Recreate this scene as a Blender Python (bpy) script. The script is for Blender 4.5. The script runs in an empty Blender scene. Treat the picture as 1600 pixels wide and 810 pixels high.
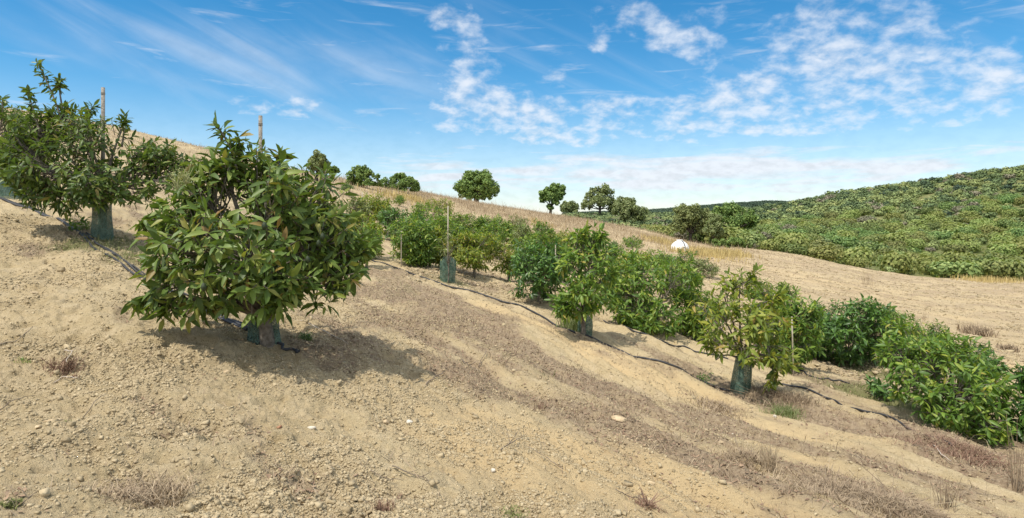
import bpy, bmesh, math, random
import numpy as np
from mathutils import Vector

# ------------------------------------------------------------------ camera, light, sky
SC = bpy.context.scene
F, CX, HZ = 953.0, 800.0, 345.0            # focal length in photo pixels, centre column, horizon row
cam_d = bpy.data.cameras.new('camera'); cam = bpy.data.objects.new('camera', cam_d)
SC.collection.objects.link(cam); SC.camera = cam
cam_d.sensor_width = 36.0; cam_d.lens = 36.0 * F / 1600.0
cam_d.shift_y = -(405.0 - HZ) / 1600.0
cam_d.clip_start = 0.05; cam_d.clip_end = 6000
cam.location = (0, 0, 0); cam.rotation_euler = (math.radians(90), 0, 0)

SUN_EL = 63.0
SUN_V = Vector((-0.74, -0.67, 0)).normalized() * math.cos(math.radians(SUN_EL)) + Vector((0, 0, math.sin(math.radians(SUN_EL))))
sd = bpy.data.lights.new('sun', 'SUN'); sun = bpy.data.objects.new('sun', sd); SC.collection.objects.link(sun)
sd.energy = 3.75; sd.angle = math.radians(0.9); sd.color = (1.0, 0.94, 0.84)
sun.rotation_euler = SUN_V.to_track_quat('Z', 'Y').to_euler()
SC.view_settings.view_transform = 'Standard'; SC.view_settings.look = 'None'
SC.view_settings.exposure = 0.36; SC.view_settings.gamma = 1.0
SC.view_settings.use_curve_mapping = False
SC.cycles.max_bounces = 6; SC.cycles.transparent_max_bounces = 12
SC.cycles.use_denoising = True


class NT:
    """small helper for node trees"""
    def __init__(s, tree):
        s.t = tree; s.n = tree.nodes; s.l = tree.links
        for q in list(s.n): s.n.remove(q)

    def node(s, kind, **kw):
        q = s.n.new(kind)
        for k, v in kw.items(): setattr(q, k, v)
        return q

    def put(s, sock, v):
        if hasattr(v, 'is_output') or isinstance(v, bpy.types.NodeSocket): s.l.new(v, sock)
        elif isinstance(v, (int, float)) and sock.type in ('RGBA',): sock.default_value = (v, v, v, 1)
        elif isinstance(v, tuple) and sock.type == 'RGBA' and len(v) == 3: sock.default_value = v + (1,)
        else: sock.default_value = v

    def m(s, op, a, b=None, c=None, clamp=False):
        q = s.node('ShaderNodeMath', operation=op); q.use_clamp = clamp
        s.put(q.inputs[0], a)
        if b is not None: s.put(q.inputs[1], b)
        if c is not None: s.put(q.inputs[2], c)
        return q.outputs[0]

    def noise(s, vec, scale, detail=3, rough=0.55, dist=0.0, out=0):
        q = s.node('ShaderNodeTexNoise'); s.put(q.inputs['Vector'], vec)
        q.inputs['Scale'].default_value = scale; q.inputs['Detail'].default_value = detail
        q.inputs['Roughness'].default_value = rough; q.inputs['Distortion'].default_value = dist
        return q.outputs[out]

    def mix(s, f, a, b, blend='MIX'):
        q = s.node('ShaderNodeMixRGB', blend_type=blend)
        s.put(q.inputs[0], f); s.put(q.inputs[1], a); s.put(q.inputs[2], b)
        return q.outputs[0]

    def step(s, v, lo, hi, a=0.0, b=1.0, smooth=True):
        q = s.node('ShaderNodeMapRange'); q.interpolation_type = 'SMOOTHSTEP' if smooth else 'LINEAR'
        s.put(q.inputs[0], v)
        for i, x in enumerate((lo, hi, a, b)): q.inputs[i + 1].default_value = x
        return q.outputs[0]

    def comb(s, x, y, z):
        q = s.node('ShaderNodeCombineXYZ')
        for i, v in enumerate((x, y, z)): s.put(q.inputs[i], v)
        return q.outputs[0]


world = bpy.data.worlds.new('World'); SC.world = world; world.use_nodes = True
w = NT(world.node_tree)
sky = w.node('ShaderNodeTexSky', sky_type='NISHITA'); sky.sun_disc = False
sky.sun_elevation = math.radians(SUN_EL)
sky.sun_rotation = math.atan2(SUN_V.x, SUN_V.y) % (2 * math.pi)
sky.altitude = 200; sky.air_density = 1.0; sky.dust_density = 0.0; sky.ozone_density = 4.5
hs = w.node('ShaderNodeHueSaturation'); hs.inputs['Saturation'].default_value = 1.32; hs.inputs['Value'].default_value = 1.45
hs.inputs['Hue'].default_value = 0.49
w.l.new(sky.outputs[0], hs.inputs['Color'])
tc = w.node('ShaderNodeTexCoord'); sep = w.node('ShaderNodeSeparateXYZ')
w.l.new(tc.outputs['Generated'], sep.inputs[0])
dx, dy, dz = sep.outputs
inv = w.m('DIVIDE', 1.0, w.m('ADD', w.m('MAXIMUM', dz, 0.0), 0.42))
plane = w.comb(w.m('MULTIPLY', dx, inv), w.m('MULTIPLY', dy, inv), 0.0)
az = w.m('ARCTAN2', dx, dy)


def blobs(lst, warp):
    tot = None
    for (px, py, rx, ry, st) in lst:
        d = Vector(((px - CX) / F, 1, (HZ - py) / F)); ca = math.atan2(d.x, d.y); cz = d.normalized().z
        a = w.m('DIVIDE', w.m('SUBTRACT', az, ca), rx / F)
        b = w.m('DIVIDE', w.m('SUBTRACT', warp, cz), ry / F)
        q = w.m('MULTIPLY_ADD', a, a, w.m('MULTIPLY', b, b))
        g = w.m('MULTIPLY', w.m('EXPONENT', w.m('MULTIPLY', q, -1.0)), st)
        tot = g if tot is None else w.m('ADD', tot, g)
    return tot


puffs = [(735, 120, 60, 60, .95), (745, 165, 110, 34, .8), (690, 205, 60, 14, .6), (1000, 18, 70, 34, .9), (1040, 65, 42, 24, 1.15), (1095, 78, 34, 46, 1.0),
         (1290, 40, 90, 62, 1.0), (1410, 45, 100, 50, .7), (1330, 105, 120, 40, .5), (950, 182, 150, 38, 1.25), (840, 207, 110, 18, 1.0), (1010, 200, 160, 20, 1.1),
         (1090, 185, 120, 26, .95), (1165, 132, 38, 26, 1.1), (1270, 185, 110, 24, .85), (1420, 155, 130, 44, .95),
         (1545, 150, 90, 50, .85), (872, 115, 24, 14, 1.1), (935, 68, 16, 18, 1.1), (685, 25, 30, 18, 1.0), (735, 36, 24, 28, 1.1),
         (478, 150, 28, 22, 1.1), (410, 170, 90, 18, .85), (440, 212, 60, 14, .5), (455, 8, 30, 20, .5), (1140, 8, 40, 18, .6)]
bands = [(960, 272, 300, 36, 1.0), (640, 275, 130, 26, .55), (1180, 262, 170, 26, .6), (1448, 261, 60, 14, .9), (1568, 234, 48, 7, .9), (1290, 287, 120, 14, .5)]
veils = [(230, 60, 170, 46, .6), (420, 95, 200, 46, .55), (560, 110, 180, 60, .45), (640, 190, 260, 60, .5), (1050, 150, 350, 60, .25), (1480, 110, 220, 80, .35)]
n_big = w.noise(plane, 4.5, 4, .55, .2); n_small = w.noise(plane, 20.0, 5, .58, .15)
wz = w.m('ADD', dz, w.m('MULTIPLY', w.m('SUBTRACT', n_big, .5), .05))
n_med = w.noise(plane, 9.5, 3, .5, .2)
tex = w.m('ADD', w.m('MULTIPLY', n_small, .5), w.m('ADD', w.m('MULTIPLY', n_big, .22), w.m('MULTIPLY', n_med, .28)))
d1 = w.step(w.m('ADD', tex, w.m('MULTIPLY', w.m('MINIMUM', blobs(puffs, wz), 1.08), .235)), .62, .93)
strk = w.noise(w.comb(w.m('MULTIPLY', az, 3.0), w.m('MULTIPLY', dz, 26.0), 0.0), 2.2, 6, .6, .5)
d2 = w.step(w.m('ADD', strk, w.m('MULTIPLY', blobs(bands, dz), .36)), .52, .95)
cirr = w.noise(w.comb(w.m('MULTIPLY', w.m('ADD', az, w.m('MULTIPLY', dz, 1.2)), 4.0), w.m('MULTIPLY', w.m('SUBTRACT', dz, w.m('MULTIPLY', az, -.35)), 14.0), 3.0), 1.4, 5, .5, 1.2)
d3 = w.step(w.m('ADD', cirr, w.m('MULTIPLY', blobs(veils, dz), .42)), .5, 1.25, 0.0, .36)
lowveil = w.step(dz, 0.0, .22, .5, 0.0)
dens = w.m('MAXIMUM', w.m('MAXIMUM', w.m('MULTIPLY', d1, .88), w.m('MULTIPLY', d2, .92)), w.m('MAXIMUM', d3, lowveil))
# unseen broken cloud, added behind and above the viewer for neutral fill light
rear_fill = w.m('MAXIMUM', w.step(w.m('MULTIPLY', dy, -1.0), -.25, .2), w.step(dz, .52, .75))
d4_fill = w.m('MULTIPLY', rear_fill, w.step(n_big, .28, .58, .35, 1.0))
dens = w.m('MAXIMUM', dens, w.m('MULTIPLY', d4_fill, .9))
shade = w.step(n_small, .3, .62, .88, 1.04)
cl = w.mix(1.0, (8.4, 8.8, 9.5), w.m('MULTIPLY', shade, w.m('MULTIPLY_ADD', rear_fill, .55, 1.0)), 'MULTIPLY')  # added out-of-view cloud is brightened further to lift the fill
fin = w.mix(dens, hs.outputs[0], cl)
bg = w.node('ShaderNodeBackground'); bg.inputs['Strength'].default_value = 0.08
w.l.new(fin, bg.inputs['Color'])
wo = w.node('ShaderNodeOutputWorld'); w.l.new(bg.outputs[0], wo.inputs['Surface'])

# ------------------------------------------------------------------ small maths


def hash2(ix, iy, seed):
    h = (ix.astype(np.int64) * 374761393 + iy.astype(np.int64) * 668265263 + seed * 1442695041) & 0xffffffff
    h = ((h ^ (h >> 13)) * 1274126177) & 0xffffffff
    h = h ^ (h >> 16)
    return (h & 0xffffff) / float(0xffffff)


def vnoise(x, y, seed=0):
    x0 = np.floor(x); y0 = np.floor(y); fx = x - x0; fy = y - y0
    fx = fx * fx * (3 - 2 * fx); fy = fy * fy * (3 - 2 * fy)
    a = hash2(x0, y0, seed); b = hash2(x0 + 1, y0, seed); c = hash2(x0, y0 + 1, seed); d = hash2(x0 + 1, y0 + 1, seed)
    return (a + (b - a) * fx) * (1 - fy) + (c + (d - c) * fx) * fy


def fbm(x, y, seed=0, oct=4, gain=.5):
    t = 0; amp = 1; s = 0
    for o in range(oct):
        t = t + amp * vnoise(x * 2 ** o + 17.3 * o, y * 2 ** o - 9.1 * o, seed + o); s += amp; amp *= gain
    return t / s


def chunks(x, y, seed):
    """rounded lumps, each cell of its own height"""
    x0 = np.floor(x); y0 = np.floor(y); best = np.full(x.shape, 9.0); hh = np.zeros(x.shape)
    for i in (-1, 0, 1):
        for j in (-1, 0, 1):
            cx = x0 + i; cy = y0 + j
            d = (cx + hash2(cx, cy, seed) - x) ** 2 + (cy + hash2(cx, cy, seed + 1) - y) ** 2
            k_ = hash2(cx, cy, seed + 2); m_ = d < best
            best = np.where(m_, d, best); hh = np.where(m_, k_, hh)
    return hh ** 1.6 * np.clip(1 - best * 1.6, 0, 1) ** .7


def sstep(x, lo, hi):
    t = np.clip((x - lo) / (hi - lo), 0, 1)
    return t * t * (3 - 2 * t)


# ------------------------------------------------------------------ the lie of the land
# per direction (photo column): ground seen at (row, depth in metres)
COLS = [
    (-600, [(810, 2.4), (700, 3.1), (600, 4.0), (500, 5.2), (400, 7.2), (300, 11), (200, 18), (100, 28), (120, 60), (150, 120), (250, 900)]),
    (0, [(810, 2.7), (700, 3.5), (600, 4.6), (500, 6.0), (400, 8.5), (314, 11.6), (250, 17), (162, 30), (172, 40), (200, 60), (300, 900)]),
    (200, [(810, 2.9), (700, 3.7), (600, 4.8), (500, 6.2), (440, 7.6), (388, 9.3), (345, 12), (285, 19), (199, 33), (212, 50), (240, 90), (320, 900)]),
    (400, [(810, 3.05), (700, 4.0), (600, 5.2), (535, 6.05), (505, 7.3), (455, 9.5), (405, 13), (352, 18), (300, 26), (250, 38), (262, 55), (290, 100), (325, 900)]),
    (600, [(810, 3.3), (700, 4.5), (600, 6), (500, 9), (420, 14.5), (380, 20), (340, 28), (310, 40), (288, 54), (298, 75), (320, 120), (330, 900)]),
    (800, [(810, 3.5), (700, 5.0), (600, 7.3), (500, 10.8), (475, 12.2), (430, 18), (400, 25), (362, 40), (326, 68), (333, 90), (350, 130), (345, 300), (338, 900)]),
    (1000, [(810, 4.0), (700, 5.6), (600, 8.3), (550, 10), (500, 13), (440, 20), (400, 32), (375, 55), (356, 76), (372, 110), (364, 190), (340, 330), (335, 600), (333, 900)]),
    (1100, [(810, 4.2), (700, 6.2), (612, 9.3), (560, 11.5), (480, 17), (420, 30), (396, 52), (385, 72), (390, 95), (372, 150), (342, 280), (336, 500), (324, 900)]),
    (1200, [(810, 4.4), (700, 6.6), (620, 9.3), (560, 12.5), (500, 19), (440, 32), (402, 50), (387, 66), (391, 80), (370, 120), (346, 180), (328, 240), (336, 380), (322, 640), (315, 880)]),
    (1400, [(810, 4.9), (740, 6), (680, 7.6), (640, 9), (580, 12.5), (520, 20), (470, 34), (432, 56), (433, 64), (412, 90), (370, 130), (322, 190), (291, 250), (300, 400), (330, 900)]),
    (1600, [(810, 5.3), (760, 6.3), (700, 8.3), (640, 11), (580, 16), (520, 26), (470, 40), (440, 56), (441, 64), (415, 90), (350, 130), (292, 180), (263, 220), (275, 400), (320, 900)]),
    (2200, [(810, 6.5), (700, 9.5), (580, 18), (470, 42), (440, 60), (400, 90), (300, 140), (230, 190), (250, 400), (300, 900)]),
]
LR0, LR1, NLR = math.log(0.3), math.log(4000.0), 320
lr = np.linspace(LR0, LR1, NLR); rr_ = np.exp(lr)
azs, prof = [], []
for px, pts in COLS:
    s = (px - CX) / F
    r = np.array([0.0] + [Y * math.sqrt(1 + s * s) for _, Y in pts] + [4500.0])
    z = np.array([-1.6] + [(HZ - py) / F * Y for py, Y in pts] + [0.0])
    azs.append(math.degrees(math.atan(s))); prof.append(np.interp(rr_, r, z))
azs = np.array(azs); prof = np.array(prof)
azs = np.concatenate([[-180.], [-110.], azs, [110.], [180.]])
back = .5 * (prof[0] + prof[-1])
prof = np.vstack([back, prof[0], prof, prof[-1], back])
NAZ = 1440
azg = np.linspace(-180, 180, NAZ, endpoint=False)
tab = np.empty((NAZ, NLR))
for j in range(NLR): tab[:, j] = np.interp(azg, azs, prof[:, j])
k = np.exp(-.5 * (np.arange(-30, 31) / 9.0) ** 2); k /= k.sum()
ext = np.vstack([tab[-30:], tab, tab[:30]])
tab = sum(k[i] * ext[i:i + NAZ] for i in range(61))
k2 = np.exp(-.5 * (np.arange(-5, 6) / 1.6) ** 2); k2 /= k2.sum()
ext = np.hstack([np.repeat(tab[:, :1], 5, 1), tab, np.repeat(tab[:, -1:], 5, 1)])
tab = sum(k2[i] * ext[:, i:i + NLR] for i in range(11))
RU = np.array([0.62, -0.785])            # the way the planting rows run


def base_h(x, y):
    r = np.sqrt(x * x + y * y) + 1e-6
    a = (np.degrees(np.arctan2(x, y)) + 180.0) / 360.0 * NAZ
    i0 = np.floor(a).astype(int) % NAZ; i1 = (i0 + 1) % NAZ; fa = a - np.floor(a)
    q = np.clip((np.log(np.maximum(r, .3)) - LR0) / (LR1 - LR0) * (NLR - 1), 0, NLR - 1.001)
    j0 = q.astype(int); fj = q - j0
    z = (tab[i0, j0] * (1 - fa) + tab[i1, j0] * fa) * (1 - fj) + (tab[i0, j0 + 1] * (1 - fa) + tab[i1, j0 + 1] * fa) * fj
    return np.where(r < .3, -1.6, z)


def H(x, y, fine=False):
    x = np.asarray(x, float); y = np.asarray(y, float)
    r = np.sqrt(x * x + y * y)
    z = base_h(x, y)
    u = x * RU[0] + y * RU[1]; v = -x * RU[1] + y * RU[0]
    amp = sstep(r, 2.0, 12.0)
    z = z + (.10 + .12 * amp) * (fbm(x / 3.1, y / 3.1, 11, 3) - .5)
    z = z + sstep(r, 60, 160) * 2.4 * (fbm(x / 34, y / 34, 31, 4) - .5)
    rill = fbm(u * .35, v * 1.3, 5, 3)
    z = z + .20 * (np.abs(rill - .5) * 2) ** .8 * (1 - sstep(r, 40, 90)) * sstep(x, -3.5, 1.0)
    rl2 = fbm(u * .42 + .35 * v, v * 2.6, 15, 3)
    z = z - .075 * (1 - np.abs(rl2 - .5) * 2) ** 5 * sstep(x, -.5, 1.5) * (1 - sstep(r, 11, 20))
    if fine:
        near = 1 - sstep(r, 12, 30)
        rough = .35 + .65 * (1 - sstep(x + .25 * y, -1.0, 3.0)) + .25 * fbm(x * .7, y * .7, 77, 2)
        c1 = fbm(x * 2.2, y * 2.2, 41, 3)
        c2 = fbm(x * 6.5 + 2 * c1, y * 6.5, 51, 3)
        c3 = vnoise(x * 19, y * 19, 61); c4 = vnoise(x * 43, y * 43, 71)
        ridge = 1 - np.abs(c2 * 2 - 1)
        det = .15 * (c1 - .5) + .085 * (c2 - .5) + .045 * (ridge - .6) + .014 * (c3 - .5) + .010 * (c4 - .5)
        k_ = near > 0
        ch = np.zeros_like(det); xs_, ys_ = x[k_] + .06 * c1[k_], y[k_] + .05 * c2[k_]
        ch[k_] = .022 * chunks(xs_ * 6, ys_ * 6, 601) + .010 * chunks(xs_ * 21, ys_ * 21, 611)
        det = det + ch * (.5 + .8 * sstep(fbm(x * 1.1, y * 1.1, 631, 3), .35, .62)) - .015
        st = fbm(u * 1.1, v * 7, 91, 3)
        det = det + .05 * (st - .5) * (1 - rough)
        z = z + det * rough * near
        z = z + .16 * (fbm(x * .8, y * .8, 93, 4) - .5) * sstep(r, 14, 30) * (1 - sstep(r, 60, 120))
    return z


YS = np.exp(np.linspace(math.log(1.5), math.log(700), 2600))


def ground_at(px, py):
    s = (px - CX) / F; t = (HZ - py) / F
    h = H(s * YS, YS) - t * YS
    i = int(np.argmax(h > 0)) if (h > 0).any() else len(YS) - 1
    Y = YS[i]
    if i > 0:
        a, b = h[i - 1], h[i]
        Y = YS[i - 1] + (YS[i] - YS[i - 1]) * (-a) / (b - a + 1e-12)
    return np.array([s * Y, Y, float(H(s * Y, Y))])


def at(px, Y):
    s = (px - CX) / F
    return np.array([s * Y, Y, float(H(s * Y, Y))])


# ------------------------------------------------------------------ mesh building
class MB:
    def __init__(s): s.v = []; s.t = []; s.q = []; s.n = 0; s.tint = []

    def add(s, v, tris=None, quads=None, tint=None):
        v = np.asarray(v, float).reshape(-1, 3)
        if tris is not None and len(tris): s.t.append(np.asarray(tris) + s.n)
        if quads is not None and len(quads): s.q.append(np.asarray(quads) + s.n)
        s.v.append(v); s.n += len(v)
        if tint is not None: s.tint.append(np.broadcast_to(np.asarray(tint, float), (len(v),)))

    def mesh(s, name, mat, smooth=False):
        v = np.concatenate(s.v) if s.v else np.zeros((0, 3))
        t = np.concatenate(s.t).reshape(-1, 3) if s.t else np.zeros((0, 3), int)
        q = np.concatenate(s.q).reshape(-1, 4) if s.q else np.zeros((0, 4), int)
        me = bpy.data.meshes.new(name)
        me.vertices.add(len(v)); me.vertices.foreach_set('co', v.astype(np.float32).ravel())
        nl = len(t) * 3 + len(q) * 4
        me.loops.add(nl); me.loops.foreach_set('vertex_index', np.concatenate([t.ravel(), q.ravel()]).astype(np.int32))
        me.polygons.add(len(t) + len(q))
        st = np.concatenate([np.arange(len(t)) * 3, len(t) * 3 + np.arange(len(q)) * 4]).astype(np.int32)
        me.polygons.foreach_set('loop_start', st)
        if smooth: me.polygons.foreach_set('use_smooth', np.ones(len(st), bool))
        if s.tint:
            a = me.attributes.new('tint', 'FLOAT', 'POINT'); a.data.foreach_set('value', np.concatenate(s.tint).astype(np.float32))
        me.update(calc_edges=True)
        if isinstance(mat, (list, tuple)):
            for x in mat: me.materials.append(x)
        elif mat: me.materials.append(mat)
        return me

    def obj(s, name, mat, parent=None, loc=None, smooth=False):
        o = bpy.data.objects.new(name, s.mesh(name, mat, smooth)); SC.collection.objects.link(o)
        if parent is not None: o.parent = parent
        if loc is not None: o.location = loc
        return o


def tag(o, label=None, cat=None, group=None, kind=None):
    if label: o['label'] = label
    if cat: o['category'] = cat
    if group: o['group'] = group
    if kind: o['kind'] = kind
    return o


def thing(name, label, cat, loc, group=None, rz=0):
    o = bpy.data.objects.new(name, None); SC.collection.objects.link(o)
    o.empty_display_size = .1; o.location = loc; o.rotation_euler = (0, 0, rz)
    return tag(o, label, cat, group)


def unit(a): return a / (np.linalg.norm(a, axis=-1, keepdims=True) + 1e-9)


def tube(mb, pts, rad, sides=7, cap=True):
    pts = np.asarray(pts, float); n = len(pts); rad = np.broadcast_to(np.asarray(rad, float), (n,))
    d = unit(np.gradient(pts, axis=0)); ref = np.array([.13, .21, 1.0]) if abs(d[0][2]) < .9 else np.array([1., .1, 0])
    vs = []
    for i in range(n):
        e1 = unit(np.cross(d[i], ref)); e2 = np.cross(d[i], e1)
        a = np.arange(sides) / sides * 2 * math.pi
        vs.append(pts[i] + rad[i] * (np.cos(a)[:, None] * e1 + np.sin(a)[:, None] * e2))
    v = np.concatenate(vs + ([pts[:1], pts[-1:]] if cap else []))
    q = [(i * sides + j, i * sides + (j + 1) % sides, (i + 1) * sides + (j + 1) % sides, (i + 1) * sides + j) for i in range(n - 1) for j in range(sides)]
    t = []
    if cap:
        for j in range(sides):
            t.append((n * sides, (j + 1) % sides, j)); t.append((n * sides + 1, (n - 1) * sides + j, (n - 1) * sides + (j + 1) % sides))
    mb.add(v, t, q)


def bez(a, b, c, n):
    t = np.linspace(0, 1, n)[:, None]
    return (1 - t) ** 2 * a + 2 * t * (1 - t) * b + t * t * c


def prisms(mb, A, B, ra, rb):
    """many thin three-sided twigs at once"""
    n = len(A); d = unit(B - A); ref = np.where(np.abs(d[:, 2:3]) < .9, np.array([[0, 0, 1.]]), np.array([[1., 0, 0]]))
    e1 = unit(np.cross(d, ref)); e2 = np.cross(d, e1)
    v = np.empty((n, 6, 3))
    for j in range(3):
        a = j * 2 * math.pi / 3; o = math.cos(a) * e1 + math.sin(a) * e2
        v[:, j] = A + o * np.reshape(ra, (-1, 1)); v[:, 3 + j] = B + o * np.reshape(rb, (-1, 1))
    f = np.array([(j, (j + 1) % 3, 3 + (j + 1) % 3, 3 + j) for j in range(3)])
    mb.add(v.reshape(-1, 3), None, (np.arange(n)[:, None, None] * 6 + f).reshape(-1, 4))


def leaves(mb, P, d, nr, L, W, curl, hi=True, rng=None):
    n = len(P); side = unit(np.cross(d, nr)); nr = np.cross(side, d)
    L = L[:, None]; W = W[:, None]; curl = curl[:, None]
    if hi:
        v = np.empty((n, 8, 3)); wav = rng.normal(0, .09, (n, 4, 1)) * W[:, None] if rng is not None else np.zeros((n, 4, 1))
        def c(t): return P + d * L * t - nr * curl * L * t * t
        m1, m2 = c(.38), c(.74)
        v[:, 0] = P; v[:, 7] = c(1.0)
        v[:, 1] = m1 - side * W * .5 + nr * (W * .2 + wav[:, 0]); v[:, 2] = m1; v[:, 3] = m1 + side * W * .5 + nr * (W * .2 + wav[:, 1])
        v[:, 4] = m2 - side * W * .37 + nr * (W * .15 + wav[:, 2]); v[:, 5] = m2; v[:, 6] = m2 + side * W * .37 + nr * (W * .15 + wav[:, 3])
        t = np.array([(0, 2, 1), (0, 3, 2), (4, 5, 7), (5, 6, 7)]); q = np.array([(1, 2, 5, 4), (2, 3, 6, 5)])
        mb.add(v.reshape(-1, 3), (np.arange(n)[:, None, None] * 8 + t).reshape(-1, 3), (np.arange(n)[:, None, None] * 8 + q).reshape(-1, 4))
    else:
        v = np.empty((n, 4, 3))
        m = P + d * L * .5 - nr * curl * L * .2
        v[:, 0] = P; v[:, 1] = m - side * W * .5 + nr * W * .15; v[:, 2] = P + d * L - nr * curl * L; v[:, 3] = m + side * W * .5 + nr * W * .15
        t = np.array([(0, 2, 1), (0, 3, 2)])
        mb.add(v.reshape(-1, 3), (np.arange(n)[:, None, None] * 4 + t).reshape(-1, 3))


def quads(mb, P, nr, size, rng, tint=None, asp=.75):
    n = len(P); r = unit(rng.normal(size=(n, 3))); e1 = unit(np.cross(nr, r)); e2 = np.cross(nr, e1)
    s = size[:, None]
    v = np.stack([P - e1 * s, P + e2 * s * asp * .8 + e1 * s * .15, P + e1 * s, P - e2 * s * asp], 1)
    mb.add(v.reshape(-1, 3), None, (np.arange(n)[:, None] * 4 + np.arange(4)), None if tint is None else np.repeat(tint, 4))


def blades(mb, P, h, lean, wid, rng):
    """thin bent grass blades"""
    n = len(P); a = rng.uniform(0, 2 * math.pi, n); b = rng.uniform(0, 2 * math.pi, n)
    e = np.stack([np.cos(a), np.sin(a), 0 * a], 1) * wid[:, None]
    l = np.stack([np.cos(b), np.sin(b), 0 * b], 1) * (lean * h)[:, None]
    up = np.zeros((n, 3)); up[:, 2] = h
    v = np.stack([P - e, P + e, P + e * .7 + up * .55 + l * .35, P - e * .7 + up * .55 + l * .35, P + up * np.maximum(.25, 1 - .35 * lean)[:, None] + l], 1)
    i = np.arange(n)[:, None] * 5
    mb.add(v.reshape(-1, 3), i + np.array([3, 2, 4]), i + np.array([0, 1, 2, 3]))


_bm = bmesh.new(); bmesh.ops.create_icosphere(_bm, subdivisions=1, radius=1)
ICO_V = np.array([x.co[:] for x in _bm.verts]); ICO_F = np.array([[x.index for x in f.verts] for f in _bm.faces]); _bm.free()
_bm = bmesh.new(); bmesh.ops.create_icosphere(_bm, subdivisions=3, radius=1)
ICO3_V = np.array([x.co[:] for x in _bm.verts]); ICO3_F = np.array([[x.index for x in f.verts] for f in _bm.faces]); _bm.free()


# ------------------------------------------------------------------ materials
def new_mat(name):
    m = bpy.data.materials.new(name); m.use_nodes = True
    n = NT(m.node_tree); out = n.node('ShaderNodeOutputMaterial'); b = n.node('ShaderNodeBsdfPrincipled')
    n.l.new(b.outputs[0], out.inputs['Surface'])
    return m, n, b, out


def ramp(n, fac, stops):
    q = n.node('ShaderNodeValToRGB'); e = q.color_ramp.elements
    while len(e) < len(stops): e.new(.5)
    for el, (p, c) in zip(e, stops): el.position = p; el.color = tuple(c) + (1,)
    n.put(q.inputs[0], fac); return q.outputs[0]


def leaf_mat(name, stops, rough=.42, trans=.34, spec=.45, pale=.15, objvar=0.0):
    m, n, b, out = new_mat(name)
    g = n.node('ShaderNodeNewGeometry')
    col = ramp(n, g.outputs['Random Per Island'], stops)
    v = n.noise(g.outputs['Position'], 9.0, 2)
    col = n.mix(n.step(v, .3, .75, 0, .45), col, n.mix(1.0, col, (.62, .66, .6), 'MULTIPLY'))
    if objvar:
        oi = n.node('ShaderNodeObjectInfo'); h = n.node('ShaderNodeHueSaturation')
        n.put(h.inputs['Hue'], n.m('MULTIPLY_ADD', oi.outputs['Random'], .05 * objvar, .5 - .025 * objvar))
        n.put(h.inputs['Value'], n.m('MULTIPLY_ADD', oi.outputs['Random'], .5 * objvar, 1 - .25 * objvar)); n.put(h.inputs['Color'], col)
        col = h.outputs[0]
    if pale: col = n.mix(n.m('MULTIPLY', g.outputs['Backfacing'], pale), col, (.16, .2, .11))
    n.put(b.inputs['Base Color'], col); b.inputs['Roughness'].default_value = rough
    b.inputs['Specular IOR Level'].default_value = spec
    t = n.node('ShaderNodeBsdfTranslucent'); n.put(t.inputs['Color'], n.mix(1.0, col, (1.5, 1.6, .55), 'MULTIPLY'))
    mx = n.node('ShaderNodeMixShader'); mx.inputs[0].default_value = trans
    n.l.new(b.outputs[0], mx.inputs[1]); n.l.new(t.outputs[0], mx.inputs[2]); n.l.new(mx.outputs[0], out.inputs['Surface'])
    return m


def simple(name, c1, c2, scale=20, rough=.8, bump=.0, metal=0, island=False, spec=.3):
    m, n, b, out = new_mat(name); g = n.node('ShaderNodeNewGeometry')
    f = n.noise(g.outputs['Position'], scale, 4, .6)
    f = n.step(f, .3, .7)
    if island: f = n.m('MULTIPLY_ADD', f, .35, n.m('MULTIPLY', g.outputs['Random Per Island'], .65))
    n.put(b.inputs['Base Color'], n.mix(f, c1, c2)); b.inputs['Roughness'].default_value = rough
    b.inputs['Metallic'].default_value = metal; b.inputs['Specular IOR Level'].default_value = spec
    if bump:
        q = n.node('ShaderNodeBump'); q.inputs['Strength'].default_value = bump; q.inputs['Distance'].default_value = .01
        n.put(q.inputs['Height'], n.noise(g.outputs['Position'], scale * 3, 4)); n.l.new(q.outputs[0], b.inputs['Normal'])
    return m


M = {}
M['old_leaf'] = leaf_mat('old_leaf', [(0, (0.060, 0.101, 0.017)), (.35, (0.098, 0.156, 0.027)), (.62, (0.138, 0.204, 0.037)), (.86, (0.210, 0.258, 0.049)), (.95, (0.263, 0.258, 0.058)), (1, (0.224, 0.121, 0.039))], .5, .24, .36)
M['left_leaf'] = leaf_mat('left_leaf', [(0, (0.046, 0.081, 0.017)), (.4, (0.078, 0.130, 0.024)), (.75, (0.130, 0.189, 0.036)), (.95, (0.202, 0.247, 0.054)), (1, (0.260, 0.182, 0.060))], .45, .28, .4)
M['mid_leaf'] = leaf_mat('mid_leaf', [(0, (0.071, 0.135, 0.021)), (.4, (0.118, 0.206, 0.032)), (.75, (0.188, 0.286, 0.046)), (.95, (0.315, 0.380, 0.064)), (1, (0.394, 0.317, 0.070))], .46, .34, .38)
M['dark_leaf'] = leaf_mat('dark_leaf', [(0, (0.042, 0.089, 0.018)), (.45, (0.069, 0.149, 0.027)), (.8, (0.110, 0.215, 0.038)), (1, (0.179, 0.283, 0.056))], .42, .26, .42)
M['lime_leaf'] = leaf_mat('lime_leaf', [(0, (0.093, 0.132, 0.019)), (.35, (0.172, 0.225, 0.033)), (.7, (0.265, 0.311, 0.049)), (.92, (0.370, 0.358, 0.065)), (1, (0.370, 0.252, 0.065))], .48, .36, .36)
M['bush_leaf'] = leaf_mat('bush_leaf', [(0, (0.089, 0.151, 0.039)), (.5, (0.154, 0.232, 0.058)), (1, (0.254, 0.323, 0.087))], .6, .2, .25, 0)
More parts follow.
